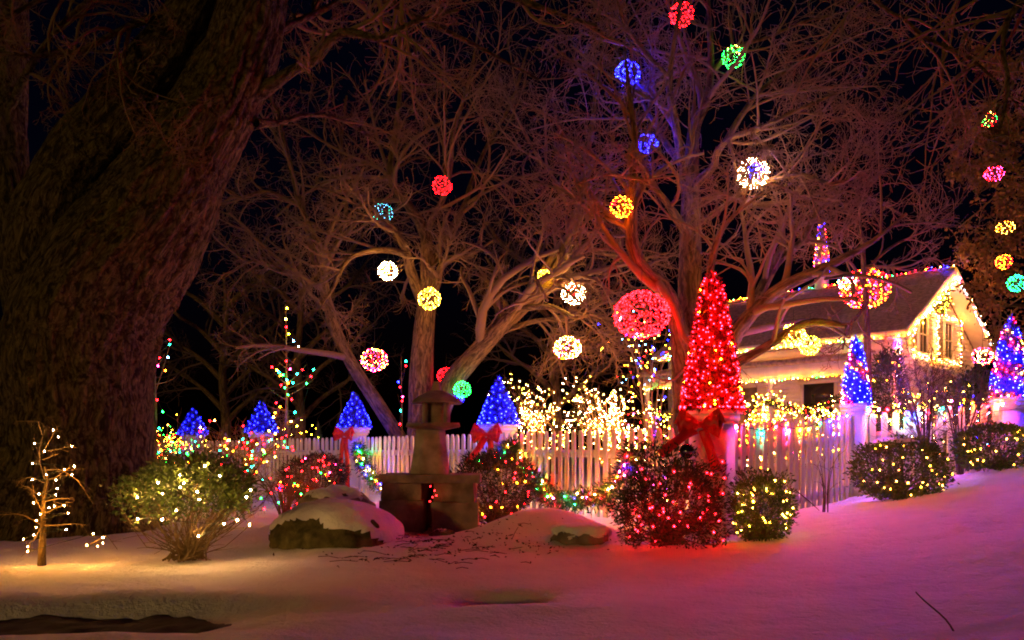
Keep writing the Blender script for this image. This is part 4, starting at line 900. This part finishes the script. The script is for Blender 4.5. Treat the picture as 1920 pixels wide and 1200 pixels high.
leafy_bush('dark_bush', 'low dark evergreen with red lights between lantern and drift', 935, 9.6, 970, 850, 1005, 848, 985, 6500, 'leaf_dark', .06, .2, 30, ['r', 'r', 'r', 'o'], 85, .0105, 'red light string on the low evergreen by the lantern', 0, flat=-.9, jag=.2)
leafy_bush('dark_bush', 'low dark evergreen with red lights in front of the garland post', 590, 12.0, 930, 530, 655, 852, 935, 5000, 'leaf_dark', .06, .2, 30, ['r', 'r', 'r', 'p', 'o'], 80, .012, 'red light string on the evergreen before the garland post', 0, flat=-.9, jag=.2)
leafy_bush('dark_evergreen', 'dark upright evergreen between the slim cone and house corner', 1660, 13.2, 860, 1636, 1695, 650, 870, 5200, 'leaf_dark', .08, .25, 14, ['w', 'o'], 60, .0125, 'few warm lights on the dark upright evergreen', 0, flat=-.9, jag=.25)
leafy_bush('dark_evergreen', 'dark spreading evergreen below the gable near the tall cone', 1820, 13.8, 860, 1785, 1860, 688, 850, 4500, 'leaf_dark', .08, .25, 10, ['w', 'y'], 60, .0125, 'few gold lights on the dark spreading evergreen', 0, flat=-.9, jag=.25)
# snow lying on the round bush
c = W(1683, 826, 9.5); g = Geo(); th = np.linspace(0, 2 * math.pi, 28, endpoint=False)
V = [c + np.array([0, 0, .045])]
for q, (rr, zz) in enumerate([(.35, .04), (.7, .025), (1, -.02)]):
    for a in th: V.append(c + np.array([math.cos(a) * .26 * rr * (1 + .15 * math.sin(3 * a)), math.sin(a) * .3 * rr, zz + .01 * math.sin(5 * a + q)]))
V = np.array(V); g.add(V, [(0, 1 + i, 1 + (i + 1) % 28) for i in range(28)]); g.add(V, [(1 + r_ * 28 + i, 1 + (r_ + 1) * 28 + i, 1 + (r_ + 1) * 28 + (i + 1) % 28, 1 + r_ * 28 + (i + 1) % 28) for r_ in range(2) for i in range(28)])
tag(part('snow_patch', g, M['snow'], smooth=True), 'patch of snow lying on top of the clipped round bush', 'snow')

# lit little sapling in the near snow
b = ground(78, 6.85); t = thing('lit_sapling', 'stubby little sapling strung with warm lights before the old trunk', 'tree', b); d = 6.85
g = Geo(); g.tube([b - np.array([0, 0, .05]), W(80, 1000, d), W(82, 940, d), W(88, 900, d), W(84, 875, d)], np.array([.036, .024, .020, .014, .007]), 14, 30, disp=lambda a: .003 * noise(a, 14)); part('trunk', g, M['bark'], t, smooth=True)
tw = [[(84, 900), (76, 870), (74, 845), (80, 820), (86, 800)], [(80, 850), (92, 828), (104, 808), (108, 800)], [(78, 846), (95, 845), (118, 840), (140, 836)], [(80, 862), (96, 856), (110, 850)], [(86, 882), (110, 880), (130, 890), (150, 905), (165, 930), (175, 945)], [(88, 900), (105, 895), (120, 884), (135, 875)],
      [(82, 930), (68, 925), (55, 915), (40, 910)], [(80, 960), (72, 945), (64, 925), (60, 900)], [(82, 965), (100, 955), (120, 945), (128, 940)], [(84, 940), (110, 935), (140, 935)], [(80, 985), (100, 985), (140, 982), (160, 985)], [(76, 990), (65, 1010), (55, 1020), (50, 1038)], [(80, 985), (40, 965), (0, 965)], [(82, 905), (60, 895), (40, 900), (30, 912)], [(170, 1020), (185, 1012), (200, 1005), (220, 1030)], [(84, 800), (70, 790), (30, 790)], [(79, 815), (74, 800), (72, 790)]]
for q in tw:
    dd = rng.uniform(-.25, .1); g = Geo(); P_ = spline([W(x_, y_, d + dd * i / len(q)) for i, (x_, y_) in enumerate(q)], 10); g.tube(P_, np.array([.006, .004, .002]), 5); br = part('branch', g, M['twig'], t, smooth=True)
    P1, R1 = grow(P_[None], np.full((1, 10), .003), 5, .4, .6, 5, .15, .0, rmin=.0013); g = Geo(); g.tubes(P1, R1, 3); part('twigs', g, M['twig'], br, kind='stuff')
s_ = thing('light_string', 'warm white light string on the stubby little sapling', 'light string', W(80, 900, d))
bl = [(100, 806), (109, 819), (65, 831), (135, 837), (83, 846), (61, 869), (139, 874), (121, 880), (87, 890), (61, 899), (105, 900), (135, 890), (107, 916), (73, 926), (105, 928), (63, 943), (92, 952), (102, 949), (120, 948), (76, 964), (128, 962), (68, 976), (68, 989), (124, 993), (63, 1003), (44, 1011), (52, 1025), (52, 1034), (175, 1001), (193, 1008), (193, 1018), (183, 1024), (163, 1022)]
pts = [W(x_, y_, d - rng.uniform(0, .22)) for x_, y_ in bl]
for p in pts: bulb(s_, p, random.choice(['ww', 'w']), .0048, 620)
cord(s_, pts, .0025)

# ------------------------------------------------------------------ lantern, stones, boulders
def rough_block(c, sx, sy, sz, rz, parent, m='stone_dark', nm='stone_block', seed=0):
    n = 7; g = Geo(); ca, sa = math.cos(rz), math.sin(rz)
    for axis_ in range(3):
        for s_ in (-1, 1):
            u_, v_ = np.meshgrid(np.linspace(-1, 1, n), np.linspace(-1, 1, n))
            w_ = np.full_like(u_, s_); co = [None] * 3; co[axis_] = w_; co[(axis_ + 1) % 3] = u_; co[(axis_ + 2) % 3] = v_
            p = np.stack(co, -1).reshape(-1, 3); rr = np.linalg.norm(p, axis=-1, keepdims=True)
            p = p * (1 - .06 * np.maximum(0, rr - 1.15))                 # worn corners
            p = p * np.array([sx, sy, sz]) / 2; p = p + nrm(p) * (.026 * noise(p + seed * 3.1 + c, 7) + .008 * noise(p + c, 25))[:, None]
            q = np.stack([c[0] + ca * p[:, 0] - sa * p[:, 1], c[1] + sa * p[:, 0] + ca * p[:, 1], c[2] + p[:, 2]], -1)
            ii = (np.arange(n - 1)[:, None] * n + np.arange(n - 1)[None]).ravel(); fq = np.stack([ii, ii + 1, ii + n + 1, ii + n], -1)
            g.add(q, fq if s_ > 0 else fq[:, ::-1])
    return part(nm, g, M[m], parent, smooth=True)
d = 8.9; k = d / F; cb = ground(808, d); lz = cb[2]
ped = thing('stone_pedestal', 'pedestal of stacked rough stone blocks with a slab under the lantern', 'pedestal', cb)
zpx = lambda y_: CH + (HY - y_) * k
xp = lambda x_: (x_ - CX) * k
for (x0, x1, y0, y1, dy, sdp) in [(716, 800, 935, 1000, 0, .55), (724, 802, 903, 937, .02, .5), (812, 898, 938, 1003, -.06, .55), (814, 890, 903, 940, 0, .5), (770, 850, 905, 1000, .38, .3)]:
    rough_block(np.array([xp((x0 + x1) / 2), d + dy, zpx((y0 + y1) / 2)]), (x1 - x0) * k, sdp, (y1 - y0) * k, rng.uniform(-.16, .16), ped, seed=x0)
rough_block(np.array([xp(812), d, zpx(896)]), 182 * k, .66, 16 * k, .03, ped, nm='slab', seed=4)
lan = thing('stone_lantern', 'grey stone garden lantern with tapered shaft and pagoda roof', 'lantern', (xp(806), d, zpx(888)))
def frust(name, x0a, x1a, ya, x0b, x1b, yb, m='stone', depth=1.0, parent=lan, rz=.12):
    ca, cb_ = np.array([xp((x0a + x1a) / 2), d, zpx(ya)]), np.array([xp((x0b + x1b) / 2), d, zpx(yb)]); ha, hb = (x1a - x0a) * k / 2, (x1b - x0b) * k / 2
    n = 8; g = Geo(); V = []
    cs, sn = math.cos(rz), math.sin(rz)
    for t_ in np.linspace(0, 1, n):
        c_ = ca + (cb_ - ca) * t_; h_ = ha + (hb - ha) * t_
        for sx, sy in [(-1, -1), (-.33, -1), (.33, -1), (1, -1), (1, -.33), (1, .33), (1, 1), (.33, 1), (-.33, 1), (-1, 1), (-1, .33), (-1, -.33)]:
            q = .97 if abs(sx) == 1 and abs(sy) == 1 else 1
            V.append(c_ + np.array([(cs * sx - sn * sy) * h_ * q, (sn * sx + cs * sy) * h_ * depth * q, 0]))
    V = np.array(V); V += (nrm(V - (ca + cb_) / 2) * (.006 * noise(V, 12))[:, None])
    g.add(V, [(r_ * 12 + i, r_ * 12 + (i + 1) % 12, (r_ + 1) * 12 + (i + 1) % 12, (r_ + 1) * 12 + i) for r_ in range(n - 1) for i in range(12)])
    g.add(V, [list(range(11, -1, -1))]); g.add(V, [[(n - 1) * 12 + i for i in range(12)]])
    return part(name, g, M[m], parent)
frust('shaft', 769, 843, 888, 781, 834, 806); frust('platform', 782, 836, 806, 762, 862, 800, 'stone_dark'); frust('platform', 762, 862, 800, 764, 860, 794, 'stone_dark')
for x0, x1 in ((796, 803), (833, 840)): frust('fire_box', x0, x1, 794, x0, x1, 755, depth=1)
for sy in (-1, 1):
    for x_ in (798, 838): fb = Geo(); fb.box((xp(x_), d + sy * .11, zpx(774)), .05, .05, 40 * k, .12); part('corner_pillar', fb, M['stone'], lan)
frust('fire_box_wall', 803, 833, 794, 803, 833, 756, 'stone_dark', depth=.7)
frust('roof', 772, 866, 756, 778, 858, 749, 'stone_dark'); frust('roof', 778, 858, 749, 806, 830, 733, 'stone_dark'); frust('finial', 808, 828, 733, 814, 822, 716)
s_ = thing('light_string', 'few red lights dangling in the gap of the pedestal', 'light string', W(808, 912, 8.55))
pts = [W(x_, y_, 8.56) for x_, y_ in [(807, 912), (815, 920), (818, 929), (811, 932), (806, 940)]]
for p in pts: bulb(s_, p, 'r', .0085, 18)
cord(s_, pts, .003)
s_ = thing('light_string', 'two red lights at the snow beside the pedestal foot', 'light string', W(900, 970, 8.7))
pts = [W(896, 971, 8.75), W(909, 969, 8.75)]
for p in pts: bulb(s_, p, 'r', .0095, 170)
cord(s_, [pts[0], pts[1], W(930, 955, 9.1)], .003)

def boulder(label, c, rad, snow=.1, seed=0, rockm='moss', cut=.15, name='boulder', tilt=(0, 0)):
    n1, n2 = 40, 64
    th = np.linspace(0, 2 * math.pi, n2, endpoint=False); ph = np.linspace(.02, math.pi - .02, n1)
    T, Pp = np.meshgrid(th, ph); D = np.stack([np.sin(Pp) * np.cos(T), np.sin(Pp) * np.sin(T), np.cos(Pp)], -1)
    R_ = 1 + .20 * noise(D * 1.5 + seed) + .06 * noise(D * 5 + seed)
    V = c + D * R_[..., None] * np.asarray(rad)
    ii = (np.arange(n1 - 1)[:, None] * n2 + np.arange(n2)[None]); jj = (np.arange(n1 - 1)[:, None] * n2 + (np.arange(n2)[None] + 1) % n2)
    fq = np.stack([ii, ii + n2, jj + n2, jj], -1).reshape(-1, 4)
    t = thing(name, label, 'boulder', (c[0], c[1], gz(c[0], c[1])))
    rough = V + (D * (.022 * noise(V, 14) + .012 * noise(V + 5, 30))[..., None])
    g = Geo(); g.add(rough, fq); part('rock', g, M[rockm], t, smooth=True)
    q = D[..., 2] + .34 * noise(D * 3 + seed * 2) + .16 * noise(D * 9 + seed) + tilt[0] * D[..., 0] + tilt[1] * D[..., 1]
    th_ = np.clip((q - cut) / .22, -1, 1) * snow
    S_ = V + D * (th_ * .9 + .004 * noise(V, 9))[..., None] + np.array([0, 0, 1]) * np.maximum(th_, 0)[..., None] * .3
    ok = ((q > cut - .14).reshape(-1))[fq].all(1)
    g = Geo(); g.add(S_, fq[ok]); part('snow_cap', g, M['snow'], t, smooth=True)
    return t
boulder('mossy boulder capped with snow beside the leafy bush', W(614, 1010, 7.7), (.64, .5, .31), .05, 2.3, cut=.2, tilt=(.25, .28))
boulder('brown boulder thinly dusted with snow behind the mossy boulder', W(625, 968, 9.3), (.46, .4, .34), .03, 5.1, 'stone_dark', cut=.75)
boulder('low stone showing under the pink snow drift', W(1092, 1010, 7.85), (.30, .2, .12), .05, 8.2, 'stone_dark', cut=.35)
boulder('small mossy stone at the foot of the snowy boulder', W(692, 990, 7.5), (.11, .1, .09), .02, 1.2, 'moss', cut=.9)
boulder('small flat stone before the pedestal', W(826, 1002, 8.3), (.14, .12, .05), .015, 4.4, 'moss', cut=.95)

# fallen leaves and twigs lying on the snow
n = 330; cx_ = np.concatenate([rng.normal(-.85, .5, 190), rng.normal(.05, .45, 140)]); cy_ = np.concatenate([rng.normal(7.5, .42, 190), rng.normal(7.75, .25, 140)])
C = np.stack([cx_, cy_, tz(cx_, cy_) + .004], -1); N_ = rng.normal(size=(n, 3)); N_[:, 2] = np.abs(N_[:, 2]) * .35
g = Geo(); g.leaves(C, N_, .032, .5, .4)
P0 = C[:120]; dirs = nrm(np.stack([rng.normal(size=120), rng.normal(size=120) * .6, np.full(120, .05)], -1)); Ls = rng.uniform(.05, .22, 120)[:, None]
g.tubes(np.stack([P0, P0 + dirs * Ls * .5 + [0, 0, .01], P0 + dirs * Ls], 1), np.full((120, 3), .003), 3)
o = part('leaf_litter', g, M['litter'], kind='stuff'); tag(o, 'scatter of dead leaves and twigs on the snow by the pedestal', 'leaf litter')
g = Geo(); a = ground(1795, 3.95); g.tube([a + [0, 0, -.03], a + [-.03, .05, .05], a + [-.1, .12, .13], a + [-.13, .15, .17]], np.array([.005, .004, .003]), 6, 10); tag(part('fallen_stick', g, M['twig_dark'], smooth=True), 'thin dark stick poking out of the near snow', 'stick')
g = Geo(); g.tube([W(1490, 918, 8.4), W(1515, 938, 8.4), W(1536, 957, 8.4)], np.array([.006, .005, .004]), 6, 8); tag(part('dead_stem', g, M['twig_dark'], smooth=True), 'thin dead stem leaning in the snow by the fence', 'stick')

# ------------------------------------------------------------------ bows, garlands, coloured bulbs on the fence
def bow(label, c, s, facing, tail, parent=None):
    c = np.asarray(c, float); f = nrm(np.array([*facing, 0.])); u = np.array([-f[1], f[0], 0]); 
    if u[0] < 0: u = -u
    t = thing('red_bow', label, 'bow', c, 'red bows on the fence posts')
    for s_ in (-1, 1):
        for q, (tilt, sz) in enumerate(((.45, 1.0), (-.25, .9), (.1, .8))):
            g = Geo(); n = 30; a = np.linspace(0, 2 * math.pi, n)
            px_ = s * sz * (.5 - .5 * np.cos(a)) ** .8; fy = .03 + .04 * q + s * .30 * sz * np.sin(a) * .5 + s * .2 * np.sin(a / 2) ** 2
            dirv = nrm(u * s_ + Z3 * tilt); wid = nrm(Z3 - dirv * dirv[2])
            ctr = c + px_[:, None] * dirv + f * fy[:, None]
            hw = s * (.06 + .30 * (np.sin(a / 2) ** 1.5))[:, None]; wave = f * (.025 * np.sin(a * 7))[:, None]
            A_ = ctr + wid * hw + wave; B_ = ctr - wid * hw - wave
            g.add(np.concatenate([A_, ctr + f * .02, B_]), [(r_ * n + i, r_ * n + i + 1, (r_ + 1) * n + i + 1, (r_ + 1) * n + i) for r_ in range(2) for i in range(n - 1)]); o_ = part('loop', g, M['ribbon'], t, smooth=True)
            md = o_.modifiers.new('thick', 'SOLIDIFY'); md.thickness = .006
    g = Geo(); g.blobs([c + f * .1], s * .17, 0, False, 1.0); part('knot', g, M['ribbon'], t, smooth=True)
    for q, tl in enumerate(tail):
        p = spline([np.asarray(x_, float) for x_ in tl], 16); T = nrm(np.gradient(p, axis=0)); sd_ = nrm(np.cross(T, f)); wd = s * .2
        A_ = p + sd_ * wd + f * .02 * np.sin(np.linspace(0, 9, 16))[:, None]; B_ = p - sd_ * wd
        g = Geo(); g.add(np.concatenate([A_, B_]), [(i, i + 1, 17 + i, 16 + i) for i in range(15)]); o_ = part('tail', g, M['ribbon'], t, smooth=True); md = o_.modifiers.new('thick', 'SOLIDIFY'); md.thickness = .006
    return t
d5 = 8.15
bow('big red ribbon bow on the dentil-capped post', W(1314, 797, d5 - .05), .24, (-.35, -1), [[W(1305, 805, d5 - .12), W(1285, 815, d5 - .2), W(1262, 832, d5 - .28), W(1238, 852, d5 - .3)], [W(1318, 805, d5 - .1), W(1330, 840, d5 - .1), W(1345, 885, d5 - .05)]])
bow('red ribbon bow on the post with the large blue cone', W(914, 815, 12.35), .24, (-.2, -1), [[W(910, 820, 12.25), W(900, 836, 12.2), W(888, 852, 12.1), W(876, 868, 12.0)], [W(918, 818, 12.3), W(920, 836, 12.3), W(918, 856, 12.3)]])
bow('red ribbon bow hanging on the post with the garland', W(648, 815, 15.75), .22, (-.2, -1), [[W(648, 820, 15.7), W(650, 850, 15.7), W(651, 880, 15.7), W(652, 915, 15.7)], [W(645, 820, 15.7), W(640, 850, 15.7), W(640, 870, 15.7)]])
bow('smaller red bow on the post behind the multicoloured shrubs', W(472, 832, 18.0), .2, (-.2, -1), [[W(472, 836, 17.95), W(468, 852, 17.95), W(466, 870, 17.9)]])
# dark glass bauble beside the bow
t = thing('bauble', 'dark shiny glass bauble under the big red bow', 'bauble', W(1288, 846, 7.75)); g = Geo(); c = W(1288, 846, 7.75)
g.lathe([(.001, -.075), (.03, -.069), (.055, -.05), (.072, -.02), (.075, 0), (.072, .02), (.055, .05), (.03, .069), (.001, .075)], c, 24); part('ball', g, M['baubled'], t, smooth=True)
g = Geo(); g.lathe([(.018, .07), (.018, .095), (.001, .097)], c, 12); part('cap', g, M['wire'], t)
def garland(label, strip, nb, S, r, mix=('r', 'g', 'b', 'w', 'o', 'g', 'w', 'r'), thick=.05, leaf=.09):
    p = spline(strip, 70); t = thing('garland', label, 'garland', p[0], 'garlands on the fence')
    g = Geo(); g.tube(p, .014, 6); part('stem', g, M['garland'], t)
    C = np.repeat(p, 42, 0) + rng.normal(size=(70 * 42, 3)) * thick; g = Geo(); g.leaves(C, nrm(C - np.repeat(p, 42, 0)) + rng.normal(size=C.shape) * .5, leaf, .18); part('foliage', g, M['garland'], t, kind='stuff')
    s_ = np.linspace(2, 67, nb).astype(int); 
    q = p[s_] + nrm(rng.normal(size=(nb, 3)) * [1, .4, 1] + [0, -.9, 0]) * (thick * 1.7)
    for a, h in zip(q, pick(list(mix), nb)): bulb(t, a, h, r, S)
garland('evergreen garland with big coloured bulbs drooping from the bow post', [W(672, 838, 15.7), W(676, 858, 15.5), W(684, 878, 15.2), W(698, 895, 14.9), W(718, 910, 14.5), W(740, 920, 14.2)], 26, 300, .015)
garland('evergreen garland drooping from the large blue cone post', [W(962, 838, 12.3), W(972, 865, 12.0), W(990, 890, 11.7), W(1010, 905, 11.5), W(1030, 925, 11.2)], 22, 420, .0125)
garland('evergreen garland with coloured bulbs lying low along the fence foot', [W(1020, 930, 10.9), W(1050, 938, 10.6), W(1085, 936, 10.3), W(1120, 930, 10.0), W(1155, 918, 9.7), W(1175, 880, 9.4), W(1185, 845, 9.3)], 30, 520, .011, ('r', 'g', 'b', 'w', 'o', 'o', 'w', 'p', 'r'))
garland('evergreen garland with coloured bulbs above the low evergreen by the lantern', [W(880, 860, 12.6), W(905, 868, 12.3), W(930, 862, 12.1), W(950, 845, 12.0), W(962, 835, 12.1)], 14, 240, .012, thick=.04)
# large coloured bulbs strung along the right-hand fence
big = [(1380, 800, 'p'), (1428, 813, 't'), (1455, 800, 'r'), (1478, 808, 'p'), (1500, 806, 'o'), (1516, 805, 'y'), (1537, 794, 'g'), (1556, 790, 'b'), (1572, 785, 'v'), (1588, 780, 'b')]
def fence_d(px, i):                               # distance of the fence face under a pixel column
    a, b = PXY[i], PXY[i + 1]; m_ = (px - CX) / F; s = (m_ * a[1] - a[0]) / ((b[0] - a[0]) - m_ * (b[1] - a[1])); return a[1] + (b[1] - a[1]) * s
def big_string(label, lst, i, S=700, r=.018):
    pts = [W(x_, y_, fence_d(x_, i) - .10) for x_, y_, h in lst]
    s_ = thing('bulb_string', label, 'light string', pts[0])
    for p, (x_, y_, h) in zip(pts, lst):
        bulb(s_, p, h, r, S * {'g': .45, 't': .4, 'c': .3, 'b': .5, 'v': .5, 'w': .35, 'y': .4, 'o': .7}.get(h, 1.0))
        inst('socket', 'socket', lambda g: g.lathe([(.001, .03), (.45, .03), (.5, 0), (.45, -.9), (.001, -.9)], (0, 0, 0), 8), M['cord'], s_, p + np.array([0, 0, r * 1.9]), (0, 0, 0), (r * 1.1, r * 1.1, r * 1.1))
    cp = []
    for a, b in zip(pts[:-1], pts[1:]): cp += [a + [0, 0, r * 2], (a + b) / 2 + [0, 0, r * 2 - .012]]
    cord(s_, cp + [pts[-1] + [0, 0, r * 2]], .005)
big_string('string of large coloured bulbs along the fence above the small green bush', big, 5)
big_string('string of large coloured bulbs along the fence behind the round bush', [(1612, 772, 'p'), (1628, 768, 't'), (1648, 768, 'p'), (1664, 768, 'r'), (1681, 778, 'w'), (1696, 786, 'g'), (1712, 778, 'b'), (1727, 776, 'c'), (1743, 772, 'r'), (1768, 766, 't'), (1783, 752, 'p'), (1806, 750, 'o'), (1824, 756, 'o'), (1852, 762, 'r'), (1880, 758, 't')], 6)
